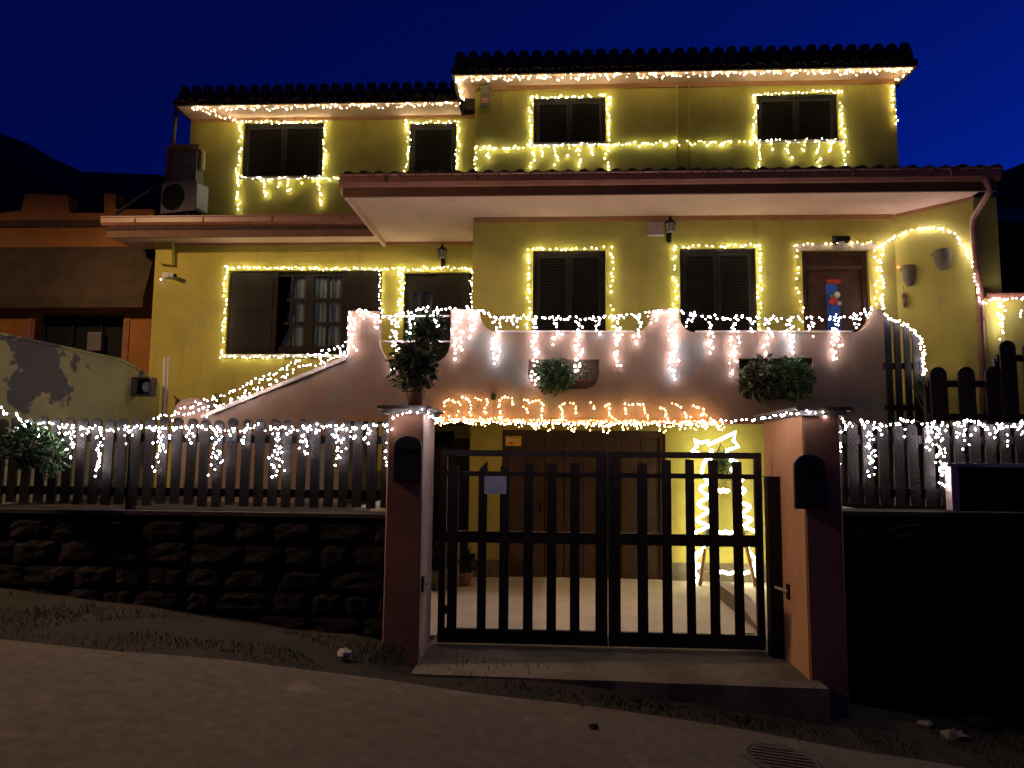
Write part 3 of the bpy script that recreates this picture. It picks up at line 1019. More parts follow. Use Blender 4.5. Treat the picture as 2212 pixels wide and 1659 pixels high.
# garage door of upright planks
x0, x1, z0, z1 = main_holes['garage']
G = MB().box(x0, x0 + .07, MY + .03, MY + .12, z0, z1).build('garage_door', 'garage', H)
MB().box(x1 - .07, x1, MY + .03, MY + .12, z0, z1).build('jamb', 'garage', G)
MB().box(x0 + .071, x1 - .071, MY + .03, MY + .12, z1 - .10, z1).build('head_rail', 'garage', G)
n = 8
pw = (x1 - x0 - .142) / n
pm = MB().bbox(0, pw - .012, MY + .06, MY + .09, z0 + .01, z1 - .104, .006).mesh('plank', 'garage')
for i in range(n):
    o = link('plank', pm, G)
    o.location.x = x0 + .071 + pw * i + .006
    o.location.y = (i % 3) * 0.002
MB().box(x0 + .071, x1 - .071, MY + .10, MY + .13, z0, z1 - .1).build('backing', 'roomdark', G)
MB().box(-0.15, -0.13, MY + .03, MY + .058, z0 + .9, z0 + 1.05).build('handle', 'iron', G)
# grey skirting and yellow pilaster on the garage wall
MB().box(-1.135, -0.70, MY - .02, MY - .001, -.1, .30).build('skirting', 'clayold', H)
MB().box(1.61, 4.8, MY - .02, MY - .001, -.1, .30).build('skirting', 'clayold', H)
# cellar door at the back left
cdx = P(940, 1100, LY).x
d = MB().bbox(cdx - .5, -1.25, LY - .03, LY - .001, .05, 2.0, .01).build('cellar_door', 'door', H)
MB().box(P(940, 945, LY).x, P(982, 945, LY).x, LY - .045, LY - .031, P(940, 965, LY).z, P(940, 932, LY).z).build('pane', 'iron', d)

# ---- balcony
BY = 9.0
BZ0 = 2.20


def Bp(x, y):
    q = P(x, y, BY)
    return (q.x, q.z)


def arc(cx, cy, rx, ry, a0, a1, n):
    return [(cx + rx * math.cos(R(a0 + (a1 - a0) * k / n)), cy + ry * math.sin(R(a0 + (a1 - a0) * k / n))) for k in range(n + 1)]


# outline in photo pixels (y down), converted on the parapet plane
top = [(752, 672), (818, 672)]
top += [(819, 735)] + arc(857, 735, 38, 48, 180, 90, 6)[1:] + arc(936, 735, 37, 48, 90, 0, 6) + [(974, 668), (1033, 668)]
top += arc(1075, 668, 40, 50, 180, 90, 7)[0:] + arc(1372, 672, 36, 46, 90, 5, 7) + [(1410, 668), (1463, 668)]
top += arc(1500, 670, 35, 48, 175, 90, 7) + arc(1843, 672, 42, 46, 90, 10, 7) + [(1887, 668), (1911, 668)]
out = [Bp(*q) for q in top]
xl, xr = out[0][0], out[-1][0]
outline = [(xl, BZ0)] + [(xr, BZ0)] + list(reversed(out))
u_mid = [(1140, 776)] + [(1140, 805)] + arc(1172, 806, 32, 34, 180, 90, 6)[1:] + arc(1262, 806, 33, 34, 90, 0, 6) + [(1295, 776)]
u_right = [(1597, 774), (1597, 850), (1612, 862), (1742, 862), (1756, 850), (1756, 774)]
MB().prism(outline, [[Bp(*q) for q in u_mid], [Bp(*q) for q in u_right]], BY, BY + 0.16).build('balcony_parapet', 'pinkwall', H)
for u_ in (u_mid, u_right):
    xs_ = [Bp(*q)[0] for q in u_]
    zs_ = [Bp(*q)[1] for q in u_]
    MB().box(min(xs_) - .01, max(xs_) + .01, BY + .163, BY + .185, min(zs_) - .01, max(zs_) + .01).build('niche_back', 'pinkwall', H)
# low coping strips
for (xa_, xb_) in ((1078, 1370), (1503, 1840)):
    a, b = Bp(xa_, 718), Bp(xb_, 718)
    MB().bbox(a[0], b[0], BY - .015, BY + .175, a[1] + .002, a[1] + .022, .004).build('parapet_coping', 'coping', H)
# glass infill with two rails over the round cut
a, b = Bp(820, 738), Bp(973, 680)
for yy in (680, 736):
    q, q2 = Bp(820, yy), Bp(973, yy)
    MB().tube([(q[0], BY + .08, q[1]), (q2[0], BY + .08, q2[1])], .014, 8).build('railing', 'white', H, smooth=True)
MB().box(xl, xr, BY + .19, MY - .001, BZ0, BZ0 + .10).build('balcony_floor', 'concrete', H)
MB().box(xl, -1.142, MY, LY - .001, BZ0, BZ0 + .10).build('landing_floor', 'concrete', H)
MB().box(xl, xr, BY - .012, BY + .162, BZ0 - .05, BZ0 - .001).build('balcony_edge', 'cornice', H)

# ---- stair
s0, s1 = Bp(440, 905), Bp(752, 778)
o = [(-4.45, 0.3), (xl - .001, 0.3), (xl - .001, s1[1]), (-4.45, s0[1])]
MB().prism(o, [], BY, BY + .15).build('stair_wall', 'pinkwall', H)
dx, dz = s1[0] - s0[0], s1[1] - s0[1]
MB().prism([(-4.45, s0[1] + .001), (xl - .001, s1[1] + .001), (xl - .001, s1[1] + .05), (-4.45, s0[1] + .05)], [], BY - .03, BY + .18).build('stair_coping', 'coping', H)
o = [(-4.9, .9), (-4.452, .9)] + [(-4.676 + .224 * math.cos(math.pi * k / 10), 2.28 + .17 * math.sin(math.pi * k / 10)) for k in range(11)]
MB().prism(o, [], BY + .16, BY + .40).build('newel', 'pinkwall', H)
for i in range(9):
    MB().box(-5.0 + i * .267, -5.0 + (i + 1) * .267, BY + .151, MY + .6, 1.0, 1.24 + i * .12).build('stair_step', 'concrete', H)
# chimney and bits on the left roof
ch_ = MB()
a, b = P(378, 390, 12.0), P(432, 325, 12.0)
ch_.box(a.x, b.x, 11.9, 12.18, 5.7, b.z - .02)
c_ = ch_.build('chimney', 'clayold', H)
MB().bbox(a.x - .05, b.x + .05, 11.85, 12.199, b.z - .02, b.z + .05, .01).build('chimney_cap', 'terracotta', c_)
MB().box(P(366, 390, 12.1).x, a.x - .002, 11.95, 12.15, 5.7, P(370, 322, 12.1).z).build('side_flue', 'terracotta', c_)
q = P(437, 350, 11.98)
MB().lathe([(.05, q.z - .16), (.05, q.z + .16), (.03, q.z + .2)], q.x, 11.98, 10).build('flue_pipe', 'oldwall', c_)
a, b = P(372, 328, 12.1), P(382, 236, 12.1)
o = MB().tube([a, b], .035, 8).build('antenna_mast', 'grey', None, smooth=True)
tag(o, 'thin grey mast standing behind the chimney at the roof end', 'mast')
q1, q2 = P(250, 462, 11.2), P(345, 396, 12.1)
MB().tube([q1, q2], .028, 6).build('hip_ridge', 'tile', H)

# bracket at the left corner
t = MB()
a = P(338, 522, LY - .1)
t.prism([(P(336, 525, LY).x, P(336, 525, LY).z), (P(378, 525, LY).x, P(378, 525, LY).z), (P(378, 575, LY).x, P(378, 575, LY).z), (P(350, 572, LY).x, P(350, 572, LY).z)], [], LY - .09, LY - .001)
t.build('eave_corbel', 'yellow', H)

# ================================================================== WALL THINGS
def wall_lantern(label, pos, h=0.36):
    t = thing('wall_lantern', label, 'lamp', pos, 'wall lanterns', local=True)
    MB().bbox(-.035, .035, -.02, -.001, -.16, -.02, .01).build('back_plate', 'iron', t)
    MB().tube([(0, -.02, -.09), (0, -.07, -.14), (0, -.12, -.11), (0, -.13, -.05)], .011, 6).build('arm', 'iron', t)
    MB().lathe([(.028, -.05), (.05, -.045), (.065, .075), (.06, .08)], 0, -.13, 6).build('glass_body', 'lampglass', t)
    mb = MB()
    for k in range(6):
        a = 2 * math.pi * k / 6
        mb.tube([(.052 * math.cos(a), -.13 + .052 * math.sin(a), -.05), (.069 * math.cos(a), -.13 + .069 * math.sin(a), .08)], .007, 4)
    mb.build('cage', 'iron', t)
    MB().lathe([(.088, .078), (.08, .09), (.045, .125), (.02, .135), (.018, .165), (.006, .19)], 0, -.13, 6).build('roof_cap', 'iron', t)
    return t


q = P(955, 551, LY - .13)
wall_lantern('black wall lantern above the glazed door on the set-back wall', (q.x, LY, q.z))
q = P(1448, 494, MY - .13)
wall_lantern('black wall lantern between the two dark french doors', (q.x, MY, q.z))
q = P(1817, 518, MY - .1)
t = thing('flood_lamp', 'black hooded flood lamp above the entrance door', 'lamp', (q.x, MY, q.z), local=True)
MB().bbox(-.05, .05, -.03, -.001, -.05, .07, .01).build('back_plate', 'iron', t)
MB().prism([(-.03, .08), (-.16, .035), (-.17, -.02), (-.05, -.035)], [], -.1, .1, lambda a, b, t: (t, a, b)).build('hood', 'iron', t)
MB().lathe([(.03, -.09), (.045, -.06), (.045, -.036)], 0, -.1, 10).build('bulb', 'white', t)
a, b = P(1400, 510, MY), P(1432, 482, MY)
t = thing('wall_box', 'pinkish utility box beside the wall lantern', 'box', ((a.x + b.x) / 2, MY, a.z))
MB().bbox(a.x, b.x, MY - .05, MY - .001, a.z + .02, b.z, .008).build('body', 'tan', t)
MB().box(a.x - .01, b.x + .01, MY - .06, MY - .001, a.z - .005, a.z + .018).build('ledge', 'white', t)
# alarm siren on upper wall
a, b = P(1035, 236, UY), P(1062, 188, UY)
t = thing('alarm_siren', 'pale alarm siren box high on the upper wall by the corner', 'siren', ((a.x + b.x) / 2, UY, a.z))
MB().bbox(a.x + .02, b.x - .02, UY - .09, UY - .001, a.z + .03, b.z - .06, .02).build('body', 'clayold', t)
MB().bbox(a.x + .04, b.x - .04, UY - .10, UY - .091, a.z + .06, a.z + .14, .01).build('flash', 'pillarin', t)
MB().box(a.x, b.x, UY - .10, UY - .001, b.z - .055, b.z - .03).build('hood', 'clayold', t)
# camera on left wall
q = P(368, 598, LY)
t = thing('security_camera', 'small white security camera on the yellow wall corner', 'camera', (q.x, LY, q.z), local=True)
MB().bbox(-.11, .04, -.06, -.001, -.02, .06, .01).build('base', 'white', t)
MB().tube([(.02, -.05, .01), (.16, -.16, -.02)], .035, 10).build('body', 'white', t, smooth=True)
MB().tube([(.161, -.161, -.02), (.175, -.172, -.0225)], .03, 10).build('lens', 'iron', t)
MB().lathe([(.012, -.012), (.012, .012)], -.12, -.07, 8).build('status_light', 'violetled', t).location.z = -.06

# wall pots on wing wall
def wing(x, y, off=0.0):
    """point on the splayed wall seen at pixel (x, y)"""
    v = ray(x, y)
    n3 = Vector((wn.x, wn.y, 0))
    p0 = Vector((WA.x, WA.y, 0)) + n3 * off
    k = (p0 - CAM).dot(n3) / v.dot(n3)
    return CAM + v * k


def wall_pot(label, x, y, r_, h):
    q = wing(x, y, .0)
    t = thing('wall_pot', label, 'pot', q, 'clay wall pots', local=True, rz=math.atan2(wn.x * -1, wn.y * -1) * -1)
    c = Vector((0, -r_ * .62, 0))
    MB().lathe([(r_ * .45, -h * .5), (r_ * .8, -h * .25), (r_ * .98, h * .15), (r_ * .9, h * .42), (r_ * .98, h * .5), (r_ * .8, h * .5), (r_ * .7, h * .3)], c.x, c.y, 16).build('body', 'clayold', t, smooth=True)
    MB().tube([(-r_ * .9, c.y, h * .25), (-r_ * 1.25, c.y, h * .36), (-r_ * .8, c.y, h * .48)], .012, 6).build('ear', 'clayold', t)
    MB().box(-.015, .015, c.y + r_ * .4, -.001, h * .1, h * .2).build('hook', 'iron', t)


wall_pot('tall dark clay wall pot on the splayed yellow wall', 1966, 597, .085, .28)
wall_pot('round dark clay wall pot near the downpipe', 2041, 563, .115, .26)
q = wing(1951, 648, .02)
t = thing('wall_ornament', 'small dark hanging ornament under the tall clay pot', 'ornament', q)
MB().lathe([(.01, .1), (.03, .07), (.035, .03), (.015, .0), (.03, -.03), (.022, -.09), (.005, -.12)], q.x, q.y - .03, 8).build('body', 'terracotta', t).location.z = q.z
MB().tube([q + Vector((0, -.03, .1)), q + Vector((0, -.03, .2))], .003, 4).build('cord', 'iron', t)
q = wing(1925 + 14, 578, .02)
o = MB().lathe([(.012, -.012), (.014, 0), (.012, .012)], q.x, q.y - .02, 8).build('indicator_light', 'redled')
o.location.z = q.z
tag(o, 'tiny red light glowing above the tall clay pot', 'light')

# door ornament: blue ribbon with a red bar and a Santa-like plush figure of red and white lumps
q = P(1800, 640, MY)
t = thing('door_ribbon', 'blue ribbon banner with red top bar on the entrance door', 'banner', (q.x, MY + .05, 3.2))
a, b = P(1786, 614, MY + .06), P(1815, 604, MY + .06)
MB().bbox(a.x, b.x, MY + .045, MY + .066, a.z + .005, b.z, .006).build('top_bar', 'red', t)
a, b = P(1787, 717, MY + .06), P(1814, 614, MY + .06)
MB().prism([(a.x, a.z), (b.x, a.z), (b.x - .01, (a.z + b.z) / 2), (b.x - .05, b.z), (a.x, b.z), (a.x + .01, (a.z + b.z) / 2)], [], MY + .055, MY + .066).build('ribbon', 'blue', t)
t = thing('plush_figure', 'small red and white Santa-like plush figure tied on the blue ribbon', 'ornament', P(1803, 645, MY + .03))
for (x, y, r_, mt) in ((1800, 651, .06, 'red'), (1808, 637, .045, 'cream'), (1797, 640, .03, 'clayold'), (1813, 655, .03, 'cream')):
    q = P(x, y, MY + .02)
    MB().lathe([(r_ * .3, -r_), (r_ * .85, -r_ * .55), (r_, 0), (r_ * .8, r_ * .6), (r_ * .25, r_)], q.x, q.y, 10).build('cloth_lump', mt, t, smooth=True).location.z = q.z

# ================================================================== AIR CONDITIONER
q0, q1 = P(346, 462, 11.55), P(430, 395, 11.55)
t = thing('air_conditioner', 'grey outdoor air conditioner unit standing on the lower roof', 'air conditioner', (q0.x, 11.55, q0.z), local=True, rz=R(-14))
aw, ah = (q1.x - q0.x) * 1.08, q1.z - q0.z
MB().bbox(0, aw, 0, .32, 0, ah, .015).build('casing', 'grey', t)
cx = aw * .36
mb = MB()
for k in range(6):
    r_ = ah * .42 * (k + 1) / 6
    pts = [(cx + r_ * math.cos(2 * math.pi * i / 24), -.012, ah * .5 + r_ * math.sin(2 * math.pi * i / 24)) for i in range(25)]
    mb.tube(pts, .005, 4, caps=False)
for k in range(8):
    a = 2 * math.pi * k / 8
    mb.tube([(cx, -.012, ah * .5), (cx + ah * .42 * math.cos(a), -.012, ah * .5 + ah * .42 * math.sin(a))], .005, 4)
mb.build('fan_grille', 'iron', t)
MB().prism([(cx + ah * .43 * math.cos(2 * math.pi * i / 24), ah * .5 + ah * .43 * math.sin(2 * math.pi * i / 24)) for i in range(24)], [], -.006, -.001).build('fan_opening', 'iron', t)
MB().bbox(aw + .001, aw + .012, .03, .29, .05, ah - .05, .01).build('side_cover', 'white', t)
for x in (.08, aw - .14):
    MB().box(x, x + .06, -.02, .34, -.16, -.001).build('foot', 'iron', t)

# ================================================================== LEFT NEIGHBOUR
NYY = 12.0


def N(x, y):
    q = P(x, y, NYY)
    return (q.x, q.z)


t = thing('neighbour_house', 'orange neighbour house with dark awning beside the yellow house', 'house', (-9, 12.3, .9))
xL = -15
sky_line = [(340, 470), (340, 452), (250, 452), (250, 418), (225, 418), (225, 460), (150, 460), (145, 422), (55, 418), (45, 455), (0, 460)]
so = [N(*q) for q in sky_line]
hx0, hz0 = N(70, 770)
hx1, hz1 = N(268, 676)
MB().prism([(xL, .5), (so[0][0], .5)] + so + [(xL, so[-1][1])], [hole((hx0, hx1, hz0 - .6, hz1))], NYY, NYY + .3).build('wall', 'orangewall', t)
MB().box(xL, so[0][0], NYY + .301, NYY + 6, 3, so[-1][1] - .35).build('roof', 'tile', t)
ew = MB().box(hx0, hx1, NYY + .25, NYY + .27, hz0 - .6, hz1).build('window', 'roomdark', t)
for f_ in (0, .33, .66, .97):
    xx = hx0 + (hx1 - hx0) * f_
    MB().box(xx, xx + .05, NYY + .2, NYY + .249, hz0 - .6, hz1).build('mullion', 'shutter', ew)
MB().box(hx0 + .9, hx0 + 1.15, NYY + .1, NYY + .19, N(150, 755)[1], N(150, 715)[1]).build('curtain', 'grey', ew)
z_a, z_b = N(0, 535)[1], N(0, 673)[1]
MB().prism([(NYY - .02, z_a), (NYY - .34, z_b + .18), (NYY - .34, z_b + .0), (NYY - .31, z_b + .0), (NYY - .31, z_b + .15), (NYY - .02, z_a - .05)], [], xL, N(336, 600)[0] + .0, lambda a, b, t: (t, a, b)).build('awning', 'awning', t)
MB().box(xL, N(338, 500)[0], NYY - .04, NYY - .001, N(0, 492)[1], N(0, 478)[1]).build('string_course', 'tile', t)
MB().box(N(62, 700)[0], N(70, 700)[0], NYY - .02, NYY - .001, 2.4, hz1).build('jamb', 'terracotta', t)
MB().box(N(270, 700)[0], N(281, 700)[0], NYY - .02, NYY - .001, 2.4, hz1).build('jamb', 'terracotta', t)

# old boundary wall, runs from the fence back to the house corner
a, b, c = P(-60, 712, 7.6), P(262, 780, 9.6), P(340, 832, 10.9)
t = thing('boundary_wall', 'peeling yellow-green garden wall sloping down towards the house', 'wall', (b.x, b.y, 1.1))
mb = MB()
pts = [P(-400, 640, 6.9), a, b, P(300, 800, 10.2), c]
vs = []
for q in pts:
    vs += [(q.x, q.y, 1.0), (q.x, q.y, q.z), (q.x - .08, q.y + .22, q.z), (q.x - .08, q.y + .22, 1.0)]
fs = []
for i in range(len(pts) - 1):
    for k in range(4):
        k2 = (k + 1) % 4
        fs.append((i * 4 + k, i * 4 + k2, (i + 1) * 4 + k2, (i + 1) * 4 + k))
fs += [(0, 1, 2, 3), tuple(len(vs) - 4 + k for k in (3, 2, 1, 0))]
mb.add(vs, fs).build('wall_face', 'oldwall', t)
mb = MB()
vs = []
for q in pts:
    vs += [(q.x + .02, q.y - .03, q.z + .001), (q.x + .02, q.y - .03, q.z + .035), (q.x - .1, q.y + .24, q.z + .035), (q.x - .1, q.y + .24, q.z + .001)]
mb.add(vs, fs).build('coping', 'oldwall', t)
# meter box and pipes
a, b = P(284, 855, 10.0), P(330, 815, 10.0)
t = thing('meter_box', 'open meter box with a round white dial on the garden wall', 'box', ((a.x + b.x) / 2, 10.0, a.z))
MB().prism(rect(a.x, b.x, a.z, b.z), [hole((a.x + .02, b.x - .02, a.z + .02, b.z - .02))], 9.97, 10.12).build('case', 'clayold', t)
MB().box(a.x + .021, b.x - .021, 10.10, 10.115, a.z + .021, b.z - .021).build('backing', 'roomdark', t)
MB().lathe([(.08, -.03), (.08, .02), (.06, .03)], 0, 0, 16).build('dial', 'white', t).matrix_basis = Matrix.Translation(((a.x + b.x) / 2 + .05, 10.06, (a.z + b.z) / 2)) @ Matrix.Rotation(R(90), 4, 'X')
for (x, lab) in ((354, 'thicker white vertical pipe beside the meter box'), (362, 'thinner white vertical pipe right beside the thicker pipe')):
    a, b = P(x, 850, 10.6), P(x + 2, 772, 10.6)
    o = MB().tube([(a.x, a.y, 1.1), a, b], .022 if x == 354 else .014, 8).build('vent_pipe', 'white', None, smooth=True)
    tag(o, lab, 'pipe')

# ================================================================== RIGHT SIDE
t = thing('side_wall', 'pale yellow wall with brown coping beyond the downpipe', 'wall', (6.3, 9.6, 2.1))
a, b = P(2124, 646, 9.52), P(2300, 638, 9.52)
MB().prism([(5.83, 1.9), (9.5, 1.9), (9.5, b.z), (5.83, a.z)][:4], [], 9.53, 9.75).build('wall_face', 'yellow', t)
MB().prism([(5.60, 1.9), (5.829, 1.9), (5.829, a.z), (5.60, a.z)], [], 9.50, 9.75).build('end_pier', 'yellow', t)
MB().prism([(5.60, a.z + .001), (9.5, b.z + .001), (9.5, b.z + .06), (5.60, a.z + .06)], [], 9.45, 9.80).build('coping', 'gutter', t)
t = thing('dark_house', 'unlit dark house with one dim window behind the downpipe', 'house', (9.5, 15.5, 1))
MB().box(7.45, 14, 15, 19, 0, 6.5).build('wall', 'blackhouse', t)
MB().prism([(14.6, 6.5), (19.4, 6.5), (17, 7.6)], [], 7.2, 14.3, lambda a, b, t: (t, a, b)).build('roof', 'tile', t)
a, b = P(2131, 502, 14.97), P(2149, 470, 14.97)
w_ = MB().box(a.x, b.x, 14.97, 14.999, a.z, b.z).build('window', 'farwindow', t)
MB().box((a.x + b.x) / 2 - .008, (a.x + b.x) / 2 + .008, 14.955, 14.969, a.z, b.z).build('mullion', 'blackhouse', w_)
for x in (2.95, -1.82):
    t = thing('courtyard_wall', 'low plastered courtyard wall beside the ladder' if x > 0 else 'low plastered courtyard wall behind the tan pillar', 'wall', (x, 8.5, 0))
    MB().box(x, x + .12, 6.76, 9.6, -.2, 1.20).build('wall_face', 'yellow', t)
    MB().box(x - .02, x + .14, 6.76, 9.6, 1.201, 1.24).build('coping', 'slab', t)
# sloping kerb ramp at the right of the courtyard
q = P(1603, 1285, 7.8)
t = thing('kerb_ramp', 'sloping concrete kerb on the courtyard floor by the ladder', 'kerb', (2.3, 7.6, .06))
MB().prism([(6.9, .061), (9.0, .061), (9.0, .24), (8.2, .24)], [], 2.02, 2.14, lambda a, b, t: (t, a, b)).build('body', 'clayold', t)
MB().prism([(6.9, .064), (8.2, .243), (9.0, .243), (9.0, .25), (8.2, .25), (6.9, .070)], [], 2.0, 2.16, lambda a, b, t: (t, a, b)).build('top_face', 'coping', t)

# ================================================================== PLANTS
def foliage(c, rad, n, L, seed, shell=.5, squash=None):
    rr = random.Random(seed)
    mb = MB()
    c = Vector(c)
    for i in range(n):
        d = Vector((rr.gauss(0, 1), rr.gauss(0, 1), rr.gauss(0, 1))).normalized()
        k = (shell + (1 - shell) * rr.random()) * (0.78 + 0.38 * noise.noise(d * 2.1 + Vector((seed, 0, 0))))
        p = c + Vector((d.x * rad[0], d.y * rad[1], d.z * rad[2])) * k
        ld = (d + Vector((rr.uniform(-1, 1), rr.uniform(-1, 1), rr.uniform(-.9, .6)))).normalized()
        s = rr.uniform(.6, 1.3)
        mb.leaf(p, ld, Vector((rr.uniform(-1, 1), rr.uniform(-1, 1), rr.uniform(-1, 1))) + Vector((.01, .02, 1e-3)), L * s, L * .45 * s)
    return mb


def shrub(name, label, c, rad, n, L, seed, mt, stems=5, pot=None):
    base = Vector((c[0], c[1], c[2] - rad[2] * 1.1 if pot is None else pot[2]))
    t = thing(name, label, 'plant', base)
    foliage(c, rad, n, L, seed).build('foliage', mt, t)
    mb = MB()
    rr = random.Random(seed)
    for k in range(stems):
        e = Vector(c) + Vector((rr.uniform(-.7, .7) * rad[0], rr.uniform(-.7, .7) * rad[1], rr.uniform(-.1, .7) * rad[2]))
        mb.tube([base, base.lerp(e, .5) + Vector((rr.uniform(-.03, .03), 0, .02)), e], .010, 5, taper=.4)
    mb.build('stem', 'bark', t)
    return t


# tree in a pot on the pillar
q0 = P(897, 848, 6.15)
t = thing('potted_tree', 'small bushy tree in a brown pot on the gate pillar', 'plant', (q0.x, 6.15, 2.135))
MB().lathe([(.055, 2.136), (.075, 2.24), (.083, 2.25), (.083, 2.27), (.07, 2.27)], q0.x, 6.15, 14).build('pot', 'terracotta', t, smooth=True)
MB().tube([(q0.x, 6.15, 2.26), (q0.x + .01, 6.15, 2.38), (q0.x - .01, 6.15, 2.55)], .018, 7, taper=.6).build('trunk', 'bark', t)
c1 = P(893, 792, 6.15)
mb = foliage(c1, (.26, .22, .27), 1500, .06, 21, .2)
c2 = P(925, 715, 6.15)
mb2 = foliage(c2, (.17, .15, .14), 420, .055, 22, .3)
mb.add(mb2.v, mb2.f).build('crown', 'leafolive', t)
o = MB().tube([(q0.x + .07, 6.1, 2.135), (q0.x + .072, 6.1, 2.36)], .006, 6).build('plant_stake', 'signyellow')
tag(o, 'thin yellow stake standing beside the brown plant pot', 'stake')


def trough(name, label, x0, x1, y0, y1, z0, z1, mt):
    t = thing(name, label, 'planter', ((x0 + x1) / 2, (y0 + y1) / 2, z0))
    MB().prism([(y0 + .02, z0), (y1 - .02, z0), (y1, z1), (y0, z1)], [], x0, x1, lambda a, b, t: (t, a, b)).build('box', mt, t)
    MB().box(x0 - .012, x1 + .012, y0 - .012, y1 + .012, z1 + .001, z1 + .02).build('rim', mt, t)
    return t


q = P(1215, 812, BY + .06)
lo = Bp(1215, 839)[1]
trough('plant_trough', 'brown plant trough in the round-cornered balcony opening', Bp(1150, 830)[0], Bp(1287, 830)[0], BY + .012, BY + .15, lo + .012, lo + .10, 'terracotta')
shrub('balcony_plant', 'compact dark green plant spilling from the round-cornered balcony opening', P(1198, 812, BY - .05), (.29, .20, .26), 1100, .065, 31, 'leaf', 5, (0, 0, lo + .09))
q = P(1272, 805, BY + .05)
shrub('balcony_plant', 'sparse grey plant beside the compact one in the round-cornered opening', P(1255, 800, BY + .03), (.17, .10, .14), 120, .05, 37, 'leafolive', 4, (0, 0, lo + .09))
lo = Bp(1675, 862)[1]
trough('plant_trough', 'brown plant trough in the square balcony opening', Bp(1605, 850)[0], Bp(1748, 850)[0], BY + .012, BY + .15, lo + .012, lo + .10, 'terracotta')
shrub('balcony_plant', 'spiky dark plant in the square balcony opening, beside the bright leafy one', P(1640, 820, BY - .02), (.28, .17, .28), 700, .09, 33, 'leafolive', 6, (0, 0, lo + .09))
shrub('balcony_plant', 'bright leafy green plant in the square balcony opening, nearer the slat panel', P(1712, 818, BY - .08), (.31, .20, .30), 1200, .065, 34, 'leaf', 6, (0, 0, lo + .09))
shrub('balcony_plant', 'green plant behind the railing of the round balcony cut', P(920, 712, BY + .35), (.30, .22, .28), 600, .065, 35, 'leaf', 6, (0, 0, 2.6))
q = P(900, 800, BY + .35)
MBp = MB().lathe([(.12, 2.301), (.17, 2.62), (.185, 2.63), (.185, 2.67), (.15, 2.67)], P(920, 712, BY + .35).x, BY + .35, 14).build('flower_pot', 'terracotta', None, smooth=True)
tag(MBp, 'terracotta flower pot on the balcony behind the round cut', 'pot')
shrub('climbing_shrub', 'leafy green shrub growing over the end of the picket fence', P(60, 962, 5.95), (.26, .13, .24), 1300, .05, 41, 'leaf', 6, (0, 0, 1.62))
shrub('climbing_shrub', 'trailing green shoots hanging over the picket fence', P(112, 985, 5.93), (.15, .09, .24), 420, .045, 42, 'leaf', 4, (0, 0, 1.62))
shrub('terrace_shrub', 'small dark shrub at the foot of the curved slat panel', P(2005, 838, 8.15), (.22, .15, .14), 260, .055, 43, 'leaf', 4, (0, 0, 2.1))
q = P(952, 1215, 9.2)
t = thing('potted_plant', 'dark round potted plant in the courtyard behind the gate', 'plant', (q.x, 9.2, .06))
MB().lathe([(.10, .061), (.15, .26), (.165, .27), (.165, .31), (.13, .31)], q.x, 9.2, 14).build('pot', 'clayold', t, smooth=True)
foliage((q.x, 9.2, .46), (.26, .22, .24), 700, .07, 51, .3).build('foliage', 'leafdark', t)
q = P(1000, 1228, 9.5)
t = thing('courtyard_bush', 'low dark bush beside the round potted plant', 'plant', (q.x, 9.5, .06))
MB().lathe([(.09, .061), (.13, .2), (.13, .23), (.10, .23)], q.x, 9.5, 12).build('pot', 'terracotta', t, smooth=True)
foliage((q.x, 9.5, .36), (.22, .18, .22), 500, .07, 52, .3).build('foliage', 'leafdark', t)
t = thing('watering_post', 'slim pale post standing between the courtyard plants', 'post', (P(990, 1215, 9.35).x, 9.35, .06))
xx = P(990, 1215, 9.35).x
MB().bbox(xx - .012, xx + .012, 9.34, 9.36, .061, .66, .004).build('shaft', 'tan', t)
MB().bbox(xx - .04, xx + .04, 9.33, 9.37, .661, .70, .006).build('head', 'tan', t)
# wall sign on garage
a, b = P(1092, 963, MY), P(1126, 942, MY)
t = thing('warning_sign', 'small yellow sign with white and red marks on the garage lintel', 'sign', ((a.x + b.x) / 2, MY, a.z))
MB().bbox(a.x, b.x, MY - .006, MY + .029, a.z, b.z, .004).build('panel', 'signyellow', t)
wq = (b.x - a.x)
MB().prism([(a.x + .02, b.z - .03), (a.x + wq * .45, b.z - .035), (a.x + wq * .62, b.z - .055), (a.x + wq * .5, b.z - .075), (a.x + .05, b.z - .07)], [], MY - .009, MY - .0065).build('white_mark', 'white', t)
MB().prism([(a.x + .05, a.z + .02), (a.x + wq * .5, a.z + .025), (a.x + wq * .42, a.z + .06), (a.x + .06, a.z + .055)], [], MY - .009, MY - .0065).build('red_mark', 'red', t)
MB().box(a.x + wq * .2, b.x - .03, MY - .009, MY - .0065, b.z - .022, b.z - .014).build('black_mark', 'leafdark', t)
# small fitting on parapet
q = Bp(1066, 857)
t = thing('socket_box', 'tiny dark green socket box on the pink parapet', 'box', (q[0], BY, q[1]))
MB().bbox(q[0] - .03, q[0] + .03, BY - .04, BY - .001, q[1] - .04, q[1] + .03, .006).build('body', 'leafdark', t)
MB().box(q[0] - .034, q[0] + .034, BY - .05, BY - .001, q[1] + .031, q[1] + .042).build('lid', 'oldwall', t)

# ================================================================== LADDER WITH ROPE LIGHT
LA = 9.95


def Lz(v, yv, Y=LA):
    return P(zx(v), zy(yv), Y)


